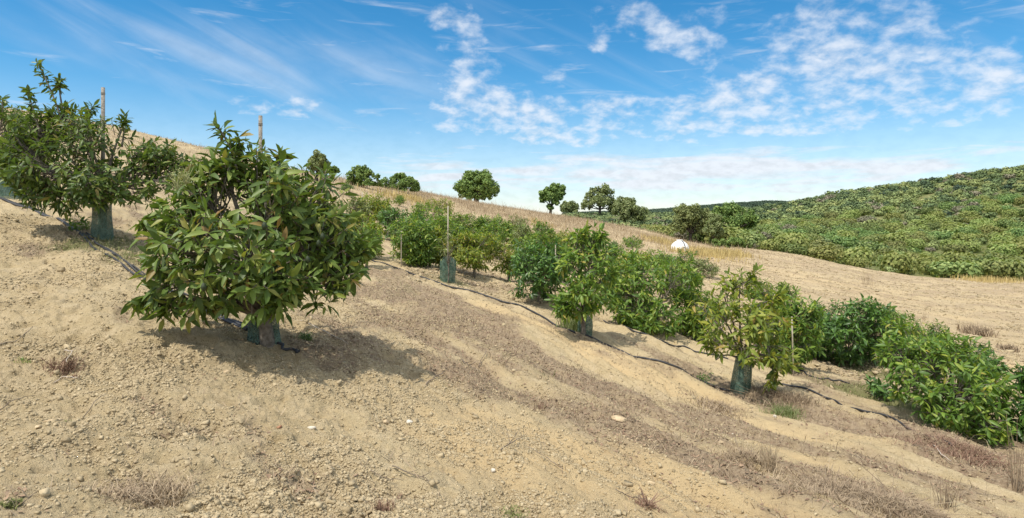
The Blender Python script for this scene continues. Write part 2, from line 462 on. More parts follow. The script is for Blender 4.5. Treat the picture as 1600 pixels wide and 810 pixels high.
M['tree_leaf'] = leaf_mat('tree_leaf', [(0, (0.086, 0.150, 0.039)), (.5, (0.146, 0.224, 0.054)), (1, (0.245, 0.322, 0.086))], .6, .15, .25, 0)
M['olive_leaf'] = leaf_mat('olive_leaf', [(0, (0.126, 0.162, 0.061)), (.5, (0.198, 0.234, 0.095)), (1, (0.288, 0.314, 0.138))], .65, .2, .2, 0)
M['brown_leaf'] = leaf_mat('brown_leaf', [(0, (0.126, 0.150, 0.056)), (.5, (0.197, 0.226, 0.084)), (1, (0.281, 0.300, 0.126))], .7, .2, .2, 0)
M['scrub_light'] = leaf_mat('scrub_light', [(0, (0.151, 0.186, 0.051)), (.5, (0.239, 0.278, 0.083)), (1, (0.360, 0.365, 0.129))], .65, .2, .2, 0, .9)
M['scrub_mid'] = leaf_mat('scrub_mid', [(0, (0.133, 0.168, 0.057)), (.5, (0.209, 0.251, 0.084)), (1, (0.309, 0.327, 0.121))], .65, .2, .2, 0, .9)
M['scrub_dark'] = leaf_mat('scrub_dark', [(0, (0.094, 0.146, 0.048)), (.5, (0.156, 0.221, 0.071)), (1, (0.266, 0.329, 0.108))], .65, .2, .2, 0, .9)
M['scrub_grey'] = leaf_mat('scrub_grey', [(0, (0.147, 0.142, 0.090)), (.5, (0.206, 0.193, 0.127)), (1, (0.280, 0.257, 0.180))], .7, .15, .2, 0, .6)
M['bark'] = simple('bark', (.10, .085, .065), (.22, .19, .155), 26, .9, .6)
M['dark_bark'] = simple('dark_bark', (.035, .028, .022), (.085, .07, .055), 8, .9, .3)
M['stake'] = simple('stake', (.17, .15, .125), (.30, .275, .235), 30, .85, .5)
M['cane'] = simple('cane', (.30, .26, .19), (.42, .37, .28), 20, .7, .2)
M['hose'] = simple('hose', (.014, .014, .015), (.04, .04, .042), 8, .6, 0, 0, False, .5)
M['coupling'] = simple('coupling', (.10, .105, .12), (.2, .2, .22), 30, .45, .1)
M['dead_twig'] = simple('dead_twig', (.10, .075, .055), (.24, .19, .14), 30, .9, .3)
M['pale_twig'] = simple('pale_twig', (.36, .30, .24), (.5, .43, .35), 30, .9, .2)
M['soil_clod'] = simple('soil_clod', (.30, .235, .14), (.48, .39, .245), 14, .95, .8, 0, True, .1)
M['stone_tan'] = simple('stone_tan', (.40, .30, .18), (.52, .41, .26), 18, .95, .8, spec=.1)
M['stone_white'] = simple('stone_white', (.48, .43, .34), (.64, .59, .49), 22, .9, .5, spec=.15)
M['stone_red'] = simple('stone_red', (.24, .12, .075), (.36, .2, .12), 30, .95, .5, spec=.1)
M['straw'] = simple('straw', (.25, .185, .12), (.50, .40, .265), 3, .9, 0, 0, True, .1)
M['golden_straw'] = simple('golden_straw', (.36, .27, .10), (.58, .46, .21), 3, .9, 0, 0, True, .1)
M['weed_grey'] = simple('weed_grey', (.19, .135, .09), (.42, .33, .22), 3, .95, 0, 0, True, .1)
M['weed_red'] = simple('weed_red', (.16, .09, .06), (.30, .20, .14), 3, .95, 0, 0, True, .1)
M['grass_green'] = simple('grass_green', (.10, .125, .035), (.22, .22, .09), 3, .85, 0, 0, True, .15)
M['litter'] = simple('litter', (.14, .085, .058), (.34, .24, .155), 3, .9, 0, 0, True, .1)
M['tank'] = simple('tank', (.78, .77, .73), (.84, .83, .80), 3, .45, 0)
M['tank_dark'] = simple('tank_dark', (.06, .07, .08), (.1, .11, .12), 8, .6, 0)
M['fruit'] = simple('fruit', (.018, .03, .012), (.035, .05, .018), 60, .5, .5)
M['flower'] = simple('flower', (.28, .3, .12), (.4, .4, .2), 60, .8, 0)

# green netting: real threads with holes between them
m, n, b, out = new_mat('guard_net'); g = n.node('ShaderNodeNewGeometry')
n.put(b.inputs['Base Color'], n.mix(n.step(n.noise(g.outputs['Position'], 9, 3), .3, .7), (.035, .085, .056), (.10, .165, .12)))
b.inputs['Roughness'].default_value = .6
tp = n.node('ShaderNodeBsdfTransparent'); mx = n.node('ShaderNodeMixShader')
uvn = n.node('ShaderNodeTexCoord')
n.put(mx.inputs[0], n.step(n.noise(uvn.outputs['Object'], 90, 2), .42, .62, .92, .5))
n.l.new(tp.outputs[0], mx.inputs[1]); n.l.new(b.outputs[0], mx.inputs[2]); n.l.new(mx.outputs[0], out.inputs['Surface'])
M['net'] = m

# ground
m, n, b, out = new_mat('ground_soil'); g = n.node('ShaderNodeNewGeometry'); pos = g.outputs['Position']
at_ = n.node('ShaderNodeAttribute', attribute_name='cover'); sp = n.node('ShaderNodeSeparateColor'); n.l.new(at_.outputs['Color'], sp.inputs[0])
lit, grn, pal = sp.outputs
nA = n.noise(pos, .7, 5, .6); nB = n.noise(pos, 5.5, 6, .65, .3); nC = n.noise(pos, 42, 5, .7); nD = n.noise(pos, 16, 4, .65, .6)
soil = n.mix(n.step(nA, .32, .68), (.415, .32, .18), (.49, .39, .228))
soil = n.mix(n.step(nB, .35, .72, 0, .75), soil, (.56, .45, .285))
soil = n.mix(n.step(nC, .52, .72, 0, .55), soil, (.27, .19, .105))
soil = n.mix(n.step(nC, .2, .42, .45, 0), soil, (.60, .49, .31))
soil = n.mix(n.step(nD, .56, .74, 0, .35), soil, (.32, .235, .135))
soil = n.mix(n.m('MULTIPLY', pal, .8), soil, n.mix(n.step(nB, .3, .7), (.60, .455, .255), (.50, .37, .20)))
lcol = n.mix(n.step(nD, .35, .65), (.21, .15, .10), (.36, .275, .185))
soil = n.mix(n.m('MULTIPLY', lit, n.step(nB, .25, .6, .55, 1.0)), soil, lcol)
gcol = n.mix(n.step(n.noise(pos, .35, 4), .35, .65), (.10, .12, .04), (.20, .19, .085))
soil = n.mix(grn, soil, gcol)
n.put(b.inputs['Base Color'], soil); b.inputs['Roughness'].default_value = 1.0; b.inputs['Specular IOR Level'].default_value = .05
bp = n.node('ShaderNodeBump'); bp.inputs['Strength'].default_value = 1.0; bp.inputs['Distance'].default_value = .035
n.put(bp.inputs['Height'], n.m('ADD', n.m('MULTIPLY', nC, .8), n.m('MULTIPLY', n.noise(pos, 110, 4, .7), .5)))
n.l.new(bp.outputs[0], b.inputs['Normal'])
M['ground'] = m

# ------------------------------------------------------------------ ground cover zones (world ellipses along the rows)
LIT = [(600, 440, 2.2, 1.3, .9), (660, 480, 2.2, .9, 1.), (560, 500, 1.6, .9, .7), (540, 550, 1.0, .6, .7), (480, 520, .8, .5, .7), (760, 520, 1.0, .5, .5),
       (830, 545, 1.7, .6, .9), (920, 600, 1.5, .6, .9), (730, 600, .8, .3, .7), (940, 660, .9, .5, .9), (1000, 690, .9, .5, .7), (840, 640, .9, .14, .8), (720, 580, .9, .3, .5),
       (980, 535, 1.8, .6, .8), (1060, 575, 1.2, .5, .7), (1110, 650, .9, .5, .8), (1170, 680, .7, .4, .8), (1240, 630, 1.0, .6, .8), (1180, 740, .9, .25, .8),
       (1300, 760, 1.0, .4, .9), (1400, 780, 1.1, .4, .9), (1290, 655, 1.0, .35, .6), (1370, 665, 1.2, .4, .8), (1480, 720, 1.3, .45, 1.), (1560, 740, 1.0, .5, .7),
       (1500, 690, 1.4, .6, 1.), (1590, 690, 1.2, .7, .8), (230, 760, .35, .25, .7), (250, 350, 2.5, 1.2, .5), (300, 320, 3, 2, .5), (650, 400, 3, 1.5, .4), (760, 440, 3, 1.2, .5),
       (890, 520, 1.2, .5, .7), (1330, 560, 2, 1, .6), (1430, 590, 1.5, .8, .6), (1250, 580, 2, 1, .6), (1120, 400, 8, 3, .5), (1250, 405, 12, 2.5, .5), (1180, 450, 4, 1.2, .45), (1350, 500, 5, .7, .4)]
GRN = [(215, 405, 1.3, .45, .6), (120, 385, .8, .4, .45), (1330, 562, 1.8, .9, 1.0), (1400, 625, 1.4, .6, .8), (705, 440, .9, .5, .6), (640, 455, .6, .3, .35), (180, 378, .6, .4, .6),
       (720, 515, .7, .35, .3), (840, 580, .7, .3, .3), (1250, 620, .5, .3, .3), (1480, 650, 1.5, .6, .4), (900, 500, .9, .5, .4), (1560, 660, 1.5, .7, .4), (1250, 470, 2, 1, .4)]
PAL = [(900, 735, 1.3, .8, .75), (1090, 775, 1.0, .6, .7), (740, 690, 1.2, .7, .55), (1180, 790, .9, .5, .6), (1240, 680, .9, .3, .7), (820, 500, 2.6, .45, .9), (930, 545, 1.6, .4, .9), (1080, 610, 1.0, .4, .8), (640, 420, 2.5, .4, .4), (1300, 640, 1.2, .3, .8), (1440, 700, 1.4, .3, .9), (980, 655, .5, .3, .7), (1230, 710, .6, .3, .8),
       (760, 570, 1.0, .3, .6), (1480, 545, 3.5, .8, .9), (1590, 590, 2.5, .8, .9), (1400, 480, 8, 3, .35), (1250, 430, 14, 4, .5), (1500, 450, 16, 5, .4), (860, 690, 1.4, .4, .4)]
SCAR = ground_at(1432, 318)
ZN = {}
for nm, zs in (('l', LIT), ('g', GRN), ('p', PAL)):
    ZN[nm] = [(ground_at(px, py), a, c, wt) for px, py, a, c, wt in zs]
GRASSC = [(ground_at(px, py), rad) for px, py, rad in
          [(300, 245, 7), (400, 268, 8), (480, 285, 8), (560, 288, 8), (640, 303, 9), (700, 310, 9), (745, 325, 10), (800, 338, 10), (850, 345, 9), (900, 352, 9), (950, 362, 9), (1000, 366, 7), (1035, 374, 5), (700, 335, 7), (640, 318, 7), (860, 362, 8), (940, 375, 7)]]
GRASSC += [(ground_at(px, py), rad) for px, py, rad in ((250, 235, 5), (350, 270, 6), (200, 225, 5), (120, 200, 5), (330, 300, 5), (60, 190, 5), (280, 280, 4))]
GRASSC += [(at(700, 64), 10), (at(800, 70), 10), (at(880, 72), 9), (at(600, 52), 9)]


def zone(x, y, zs):
    t = np.zeros_like(x)
    for c, a, bb, wt in zs:
        ddx = x - c[0]; ddy = y - c[1]
        u = ddx * RU[0] + ddy * RU[1]; v = -ddx * RU[1] + ddy * RU[0]
        t = t + wt * np.exp(-(u / a) ** 2 - (v / bb) ** 2)
    return t


def scrub_w(x, y):
    """how far a spot lies inside the scrub of the valley and the hills beyond the bare field"""
    r = np.sqrt(x * x + y * y); a = np.degrees(np.arctan2(x, y))
    edge = np.interp(a, [-180, 6, 10.5, 14, 17, 20, 25, 30, 33, 36.5, 39, 180], [400, 400, 122, 84, 72, 71, 69, 70, 71, 74, 76, 78])
    return sstep(r, edge - 1.5, edge + 3)


def grass_w(x, y):
    t = np.zeros_like(x)
    for c, rad in GRASSC: t = np.maximum(t, np.exp(-((x - c[0]) ** 2 + (y - c[1]) ** 2) / rad ** 2 * .9))
    return t


def cover(x, y):
    nz = fbm(x * 1.6, y * 1.6, 201, 4); u = x * RU[0] + y * RU[1]; v = -x * RU[1] + y * RU[0]
    stk = fbm(u * .5, v * 3.0, 211, 4)
    r = np.sqrt(x * x + y * y)
    br_ = fbm(u * .8, v * 2.6, 231, 4)
    l = sstep(zone(x, y, ZN['l']) * .9 + (nz - .5) * 1.8 + (stk - .5) * 1.6 + (br_ - .5) * 1.6, .32, 1.05) * .9
    l = np.maximum(l, sstep(stk, .62, .75) * .5 * sstep(x + .3 * y, 1, 4) * (1 - sstep(r, 12, 25)))
    g_ = np.clip(sstep(zone(x, y, ZN['g']) + (nz - .5) * .9, .25, .95), 0, .8)
    p = sstep(zone(x, y, ZN['p']) + (nz - .5) * .9, .25, .9)
    gw = grass_w(x, y)
    l = np.maximum(l, .55 * sstep(gw, .3, .7) * sstep(nz, .3, .6))
    far = sstep(r, 18, 40) * (1 - gw)
    l = np.maximum(l, far * .65 * sstep(fbm(x * .10 + .02 * y, y * .5, 221, 5), .47, .66))
    l = np.maximum(l, far * (.22 + .5 * sstep(fbm(x * .55, y * 1.1, 229, 4), .42, .62)))
    p = np.maximum(p, far * .4 * sstep(fbm(x * .08, y * .35, 227, 4), .5, .66))
    s = scrub_w(x, y)
    sc = np.exp(-((x - SCAR[0] - .95 * (y - SCAR[1]) + 5 * (nz - .5)) / 1.9) ** 2 - (((y - SCAR[1])) / 11.0) ** 2)
    s2 = s * (1 - sstep(sc, .3, .6)); p = np.maximum(p, s * sc)
    return np.clip(l * (1 - s), 0, 1), np.clip(np.maximum(g_ * (1 - s), s2), 0, 1), np.clip(p, 0, 1)


# ------------------------------------------------------------------ ground sheet
aa = np.concatenate([np.linspace(-180, -54, 64, endpoint=False), np.linspace(-54, -43, 50, endpoint=False), np.linspace(-43, 43, 900, endpoint=False), np.linspace(43, 54, 50, endpoint=False), np.linspace(54, 180, 64, endpoint=False)])
ra = np.concatenate([np.exp(np.linspace(math.log(.25), math.log(2.3), 30, endpoint=False)), np.exp(np.linspace(math.log(2.3), math.log(14), 620, endpoint=False)),
                     np.exp(np.linspace(math.log(14), math.log(110), 300, endpoint=False)), np.exp(np.linspace(math.log(110), math.log(3800), 200))])
AA, RR = np.meshgrid(np.radians(aa), ra, indexing='ij')
gx = RR * np.sin(AA); gy = RR * np.cos(AA); gz = H(gx, gy, True)
na, nr_ = gx.shape
mb = MB()
ii = np.arange(na)[:, None]; jj = np.arange(nr_ - 1)[None, :]; i2 = (ii + 1) % na
q = np.stack([ii * nr_ + jj, ii * nr_ + jj + 1, i2 * nr_ + jj + 1, i2 * nr_ + jj], -1).reshape(-1, 4)
mb.add(np.stack([gx, gy, gz], -1), None, q[:, ::-1])
mb.add([[0, 0, float(H(0., 0.))]])
cidx = na * nr_
mb.t.append(np.array([(cidx, i * nr_, ((i + 1) % na) * nr_) for i in range(na)])[:, ::-1])
ground = mb.obj('ground', M['ground'], smooth=True)
cl_, cg_, cp_ = cover(gx.ravel(), gy.ravel())
ca = ground.data.color_attributes.new('cover', 'FLOAT_COLOR', 'POINT')
arr = np.ones((len(ground.data.vertices), 4), np.float32); arr[:-1, 0] = cl_; arr[:-1, 1] = cg_; arr[:-1, 2] = cp_; arr[-1, :3] = 0
ca.data.foreach_set('color', arr.ravel())
tag(ground, 'sloping bare tan hillside running down to a field and scrub hills', None, None, 'structure')
Hf = lambda x, y: H(x, y, True)


# ------------------------------------------------------------------ orchard trees
def avocado(label, base, crown, n, L, mat, seed, hi=True, lobes=None, shoots=(), trunk=None, k=9, group='avocado trees planted on the slope', shell=.5, trunk_r=.035, droop=.45, fruit=(), flowers=(), name='avocado_tree', up=.45, dense=1.45, grow=1.08):
    rng = np.random.default_rng(seed); n = int(n * dense)
    P = ground_at(*base); sc = P[1] / F
    x0, x1, y0, y1 = crown
    C = np.array([((x0 + x1) / 2 - base[0]) * sc, 0, (base[1] - (y0 + y1) / 2) * sc]); rx = (x1 - x0) / 2 * sc; rz = (y1 - y0) / 2 * sc
    R3 = np.array([rx, rx * .92, rz]) * grow
    if lobes is None:
        d = unit(rng.normal(size=(10, 3))); d[:, 2] = d[:, 2] * .85
        lc = C + d * R3 * rng.uniform(.45, .72, (10, 1)); lrad = rng.uniform(.42, .60, 10)
        lr3 = lrad[:, None] * R3
    else:
        lc = np.array([[(px - base[0]) * sc, dy, (base[1] - py) * sc] for px, py, rp, dy in lobes]); lr3 = np.repeat(np.array([[rp * sc] for _, _, rp, _ in lobes]), 3, 1)
    wts = lr3.mean(1) ** 2; wts /= wts.sum()
    li = rng.choice(len(lc), n, p=wts)
    out = unit(lc[li] - C + 1e-6) * .55
    d = unit(rng.normal(size=(n, 3)) + out * 1.1 + np.array([0, 0, .15]))
    T = lc[li] + d * lr3[li] * (rng.uniform(shell, 1.0, (n, 1)) ** .7)
    gz_ = H(T[:, 0] + P[0], T[:, 1] + P[1]) - P[2]
    T[:, 2] = np.maximum(T[:, 2], gz_ + .10 + rng.uniform(0, .12, n))
    th = trunk if trunk is not None else max(.12, C[2] - rz * .45)
    root = thing(name, label, 'avocado tree', P, group)
    tb = MB(); top = np.array([C[0] * .35, 0, th])
    tp_ = bez(np.array([0, 0, -.08]), np.array([rng.normal(0, .03), rng.normal(0, .03), th * .5]), top, 6)
    tube(tb, tp_, np.linspace(trunk_r * 1.25, trunk_r, 6), 9)
    for c in lc:
        mid = (top + c) / 2 + rng.normal(0, .06, 3) + np.array([0, 0, .05])
        tube(tb, bez(top - np.array([0, 0, th * rng.uniform(0, .25)]), mid, c, 7), np.linspace(trunk_r * .62, trunk_r * .22, 7), 6)
    A = lc[li] * .8 + top * .2 + rng.normal(0, .03, (n, 3))
    A = A + (T - A) * rng.uniform(0, .3, (n, 1))
    fol_t = [T]; fol_a = [unit(unit(T - C) * .75 + np.array([0, 0, up]) + rng.normal(0, .3, (n, 3)))]
    mids = (A + T) / 2 + rng.normal(0, .02, (n, 3))
    prisms(tb, A, mids, np.full(n, trunk_r * .16), np.full(n, trunk_r * .12)); prisms(tb, mids, T, np.full(n, trunk_r * .12), np.full(n, trunk_r * .08))
    for pts in shoots:                       # long free shoots, given as photo points
        w_ = np.array([[(px - base[0]) * sc, dyy, (base[1] - py) * sc] for px, py, dyy in pts])
        cur = bez(w_[0], w_[1], w_[2], 12); tube(tb, cur, np.linspace(trunk_r * .35, trunk_r * .1, 12), 5)
        idx = np.concatenate([rng.uniform(4, 11, int(len(pts) * 2.3)), [11, 11]]); pp = np.array([cur[int(i)] for i in idx])
        fol_t.append(pp); fol_a.append(unit((cur[-1] - cur[-3]) / np.linalg.norm(cur[-1] - cur[-3]) + rng.normal(0, .45, (len(pp), 3))))
    tb.obj('trunk', M['bark'], root, smooth=True)
    T = np.concatenate(fol_t); ax = np.concatenate(fol_a); n = len(T)
    e1 = unit(np.cross(ax, unit(rng.normal(size=(n, 3))))); e2 = np.cross(ax, e1)
    kk = np.arange(k); th_ = (kk * 2.4)[None] + rng.uniform(0, 6.28, (n, 1)) + rng.normal(0, .25, (n, k))
    ph = np.radians(np.linspace(28, 98, k))[None] + rng.normal(0, .2, (n, k))
    d = np.cos(ph)[..., None] * ax[:, None] + np.sin(ph)[..., None] * (np.cos(th_)[..., None] * e1[:, None] + np.sin(th_)[..., None] * e2[:, None])
    d[..., 2] -= droop * (.35 + kk / k)[None] + rng.uniform(0, .25, (n, k)); d = unit(d)
    nr = unit(ax[:, None] * .8 + np.array([0, 0, .5]) + rng.normal(0, .42, (n, k, 3)))
    pb = T[:, None] - ax[:, None] * (kk / k * L * .7)[None, :, None]
    keep = rng.uniform(size=(n, k)) < .9
    LL = L * rng.uniform(.5, 1.2, (n, k)); fb = MB()
    leaves(fb, pb[keep], d[keep], nr[keep], LL[keep], LL[keep] * rng.uniform(.25, .37, keep.sum()), rng.uniform(-.12, .55, keep.sum()), hi, rng)
    fb.obj('foliage', mat, root, smooth=hi)
    for px, py, dyy in fruit:
        c = np.array([(px - base[0]) * sc, dyy, (base[1] - py) * sc]); f_ = MB()
        prof_ = np.array([1 + .0 * z - .28 * np.clip(z, 0, 1) for z in ICO3_V[:, 2]])[:, None]
        f_.add(ICO3_V * np.array([.023, .023, .036]) * np.hstack([prof_, prof_, np.ones_like(prof_)]) + c, ICO3_F)
        tube(f_, [c + [0, 0, .045], c + [.005, 0, .08], c + [.01, 0, .14]], .003, 5)
        f_.obj('fruit', M['fruit'], root, smooth=True)
    for px, py, dyy in flowers:
        c = np.array([(px - base[0]) * sc, dyy, (base[1] - py) * sc]); f_ = MB()
        A_ = np.repeat(c[None], 26, 0) - [0, 0, .06]; B_ = c + rng.normal(0, .045, (26, 3)) + [0, 0, .03]
        prisms(f_, A_, B_, np.full(26, .003), np.full(26, .002)); quads(f_, np.repeat(B_, 3, 0) + rng.normal(0, .01, (78, 3)), unit(rng.normal(size=(78, 3))), np.full(78, .009), rng)
        f_.obj('flower_panicle', M['flower'], root)
    return root, P


def stake(label, px, base_py, top_py, wpx, name='wooden_stake', mat='stake', lean=0.0, Y=None, dY=0., group=None, cat='stake', notch=True):
    P = ground_at(px, base_py) if Y is None else at(px, Y)
    P = at(px + 0, P[1] + dY); sc = P[1] / F
    h = (HZ - top_py) / F * P[1] - P[2]; r = wpx * sc / 2
    mb = MB(); pts = np.array([[0, 0, -.25], [0, 0, h * .3], [lean * h * .5, 0, h * .6], [lean * h, 0, h]])
    pts[:, 0] = lean * pts[:, 2]
    tube(mb, pts, [r * 1.08, r * 1.03, r, r * .96], 10)
    if notch and r > .012:
        for zz in (h - .10, h - .105 - r * .5): tube(mb, [[lean * zz, 0, zz], [lean * zz, 0, zz + .012]], r * 1.09, 10)
    o = mb.obj(name, M[mat], loc=P, smooth=False)
    return tag(o, label, cat, group)


def guard(label, base, wpx, hpx, lean=0.0, flare=1.12, seed=0, cane=True):
    rng = np.random.default_rng(seed); P = ground_at(*base); sc = P[1] / F; r = wpx * sc / 2; h = hpx * sc
    root = thing('tree_guard', label, 'tree guard', P, 'green net guards around tree trunks'); mb = MB(); nsd, nz_ = 40, 10
    a = np.arange(nsd) / nsd * 2 * math.pi; v = []
    for j in range(nz_):
        t = j / (nz_ - 1); rad = r * (flare - (flare - 1) * t) * (1 + .10 * np.sin(3 * a + 1.3 * seed + t) + .05 * np.sin(7 * a + 2 * t + seed)) * (1 + .05 * math.sin(5 * t + seed))
        v.append(np.stack([rad * np.cos(a) + lean * h * t, rad * np.sin(a), -.06 + (h + .06 + .04 * np.sin(2 * a + seed)) * t], -1))
    q = [(j * nsd + i, j * nsd + (i + 1) % nsd, (j + 1) * nsd + (i + 1) % nsd, (j + 1) * nsd + i) for j in range(nz_ - 1) for i in range(nsd)]
    mb.add(np.concatenate(v), None, q); mb.obj('net', M['net'], root, smooth=True)
    if cane:
        c = MB(); tube(c, [[r * .9, -r * .4, -.1], [r * .85 + lean * h, -r * .4, h * 1.06]], .006, 6); c.obj('support_cane', M['cane'], root)
    return root


avocado('large dense avocado tree nearest the camera, glossy olive leaves touching the bare soil', (418, 537), (215, 582, 225, 500), 400, .158, M['old_leaf'], 3,
        lobes=[(330, 300, 60, -.1), (390, 290, 66, .15), (440, 320, 66, -.25), (480, 305, 52, .2), (300, 350, 58, -.15), (360, 370, 72, -.5), (440, 400, 80, -.55), (500, 370, 62, -.1), (530, 395, 48, .0),
               (280, 345, 40, .3), (310, 420, 52, -.35), (370, 432, 50, -.5), (470, 432, 52, -.5), (525, 428, 46, -.15), (292, 462, 28, -.4), (345, 462, 30, -.45), (400, 340, 80, .5), (455, 400, 80, .5), (350, 265, 38, 0), (505, 300, 30, .1)],
        shoots=[((372, 285, 0), (368, 235, 0), (340, 198, 0)), ((360, 285, .1), (372, 240, .1), (366, 212, .1)), ((425, 285, .1), (428, 255, .1), (432, 240, .1)), ((290, 440, -.3), (270, 462, -.35), (252, 468, -.4)), ((540, 400, 0), (562, 400, 0), (578, 385, 0)), ((260, 340, 0), (240, 342, 0), (222, 352, 0))],
        trunk=.28, trunk_r=.06, k=9, shell=.25, fruit=[(520, 378, -.45), (528, 368, -.5), (512, 400, -.6), (470, 352, -.9), (405, 430, -1.1)], flowers=[(328, 292, -.6), (336, 284, -.55)])
avocado('open straggling avocado tree with bare shoots rising into the sky at the left', (160, 374), (20, 310, 175, 335), 520, .145, M['left_leaf'], 5,
        lobes=[(60, 210, 46, 0), (100, 195, 42, .2), (150, 225, 50, -.2), (150, 270, 50, .1), (30, 250, 40, .1), (190, 300, 34, -.5), (85, 300, 30, -.4), (60, 250, 44, -.3), (110, 270, 46, -.5), (170, 280, 46, -.5), (215, 260, 40, 0), (255, 262, 34, .1), (200, 235, 34, .3), (40, 225, 34, .4), (130, 310, 28, -.4), (230, 300, 30, -.2), (285, 262, 30, .2), (270, 285, 26, -.2), (245, 245, 28, .1), (185, 200, 22, .1), (60, 285, 24, -.3)],
        shoots=[((100, 200, 0), (82, 140, 0), (58, 98, 0)), ((95, 190, .1), (82, 130, .1), (86, 118, .1)), ((70, 210, -.1), (52, 170, 0), (42, 140, 0)), ((190, 230, 0), (196, 200, 0), (194, 180, 0)), ((130, 200, 0), (140, 175, 0), (146, 165, 0))],
        trunk=.85, trunk_r=.05, k=9, shell=.3, droop=.25)
avocado('avocado tree cut off by the left edge of the photo', (-14, 302), (-110, 52, 150, 300), 260, .15, M['left_leaf'], 6, trunk=.5, trunk_r=.05, k=8, shell=.35, shoots=[((0, 200, 0), (6, 170, 0), (3, 155, 0))])
guard('green net guard around the trunk of the straggling tree at the left', (160, 374), 27, 56, .0, 1.05, 1, False)
guard('short green net sleeve beneath the large dense avocado tree', (414, 531), 46, 38, .0, 1.02, 2, False)
guard('tilted green net guard at the far left edge', (16, 308), 40, 34, -.2, 1.1, 3, False)
stake('round grey post above the large dense avocado tree', 407, 520, 181, 6, dY=.55)
stake('round grey post behind the straggling tree at the left', 161, 374, 137, 5.5, dY=.45)

# second row
avocado('leafless looking sapling inside the tall green guard beside a bare cane', (700, 442), (682, 722, 352, 412), 14, .11, M['olive_leaf'], 8, trunk=.5, trunk_r=.012, k=5, hi=False)
guard('wide green net guard with tall bare cane, left of the low orchard trees', (700, 440), 22, 36, .0, 1.08, 4)
stake('tall thin cane standing in the wide green guard', 700, 441, 322, 2.2, name='bamboo_cane', mat='cane', cat='cane', notch=False, lean=.0)
avocado('upright avocado tree with a pale cane rising through its top and low green guard', (912, 524), (868, 956, 352, 505), 150, .15, M['mid_leaf'], 9, trunk=.35, shell=.4,
        lobes=[(905, 385, 26, 0), (925, 375, 24, .1), (890, 410, 28, -.2), (925, 415, 34, -.1), (945, 395, 24, .2), (905, 450, 34, -.3), (930, 460, 28, -.2), (885, 470, 24, -.2), (912, 474, 22, -.3), (882, 476, 16, -.3), (945, 430, 22, .3)],
        shoots=[((912, 390, 0), (908, 372, 0), (916, 358, 0)), ((935, 385, 0), (938, 370, 0), (942, 362, 0))])
guard('green net guard at the foot of the upright tree with the pale cane', (914, 524), 21, 30, 0, 1.05, 5, False)
stake('pale cane through the top of the upright avocado tree', 914, 520, 372, 2.6, name='bamboo_cane', mat='cane', cat='cane', notch=False, dY=-.15)
avocado('yellowish open avocado tree standing in a tall leaning green guard', (1157, 612), (1085, 1240, 422, 590), 118, .15, M['lime_leaf'], 10, trunk=.62, trunk_r=.032, shell=.4, k=8,
        lobes=[(1130, 460, 30, 0), (1160, 450, 26, .1), (1120, 490, 32, -.2), (1165, 500, 38, -.2), (1200, 500, 34, 0), (1205, 540, 34, -.1), (1150, 530, 34, -.4), (1187, 552, 26, -.3), (1115, 530, 22, -.1), (1218, 556, 18, -.2), (1100, 480, 22, .2), (1220, 480, 24, .3), (1112, 558, 10, -.2)],
        shoots=[((1150, 450, 0), (1172, 440, 0), (1182, 422, 0)), ((1180, 480, 0), (1210, 470, .1), (1226, 460, .1)), ((1190, 540, -.2), (1205, 590, -.3), (1185, 592, -.35))])
guard('tall leaning green net guard under the yellowish open tree', (1155, 612), 26, 56, .12, 1.15, 6)
avocado('broad bright green avocado bush in front at the right, branches sweeping to the ground', (1478, 672), (1372, 1572, 502, 692), 320, .13, M['mid_leaf'], 11, trunk=.3, trunk_r=.04, shell=.5,
        lobes=[(1420, 560, 34, .2), (1460, 570, 42, 0), (1505, 560, 38, .2), (1420, 590, 38, -.1), (1470, 600, 46, -.4), (1520, 600, 40, -.2), (1440, 630, 34, -.4), (1490, 640, 40, -.5), (1528, 620, 32, -.2), (1508, 664, 24, -.5), (1535, 582, 24, .1), (1440, 535, 30, .5), (1500, 620, 50, .4)],
        shoots=[((1430, 560, .3), (1432, 530, .4), (1436, 516, .4)), ((1535, 600, 0), (1548, 600, 0), (1558, 605, 0))])
stake('short weathered stake in the broad bush, the thicker of two', 1467, 655, 560, 4.2, dY=-.2)
stake('short weathered stake in the broad bush, the thinner of two', 1448, 650, 551, 3, dY=.15)
avocado('dark avocado tree cut off by the right edge of the photo', (1622, 694), (1578, 1690, 568, 704), 150, .15, M['dark_leaf'], 12, trunk=.3, shell=.5)
avocado('small low avocado sprout at the left foot of the broad bright bush', (1372, 622), (1350, 1396, 596, 622), 16, .13, M['dark_leaf'], 13, trunk=.08, trunk_r=.012)

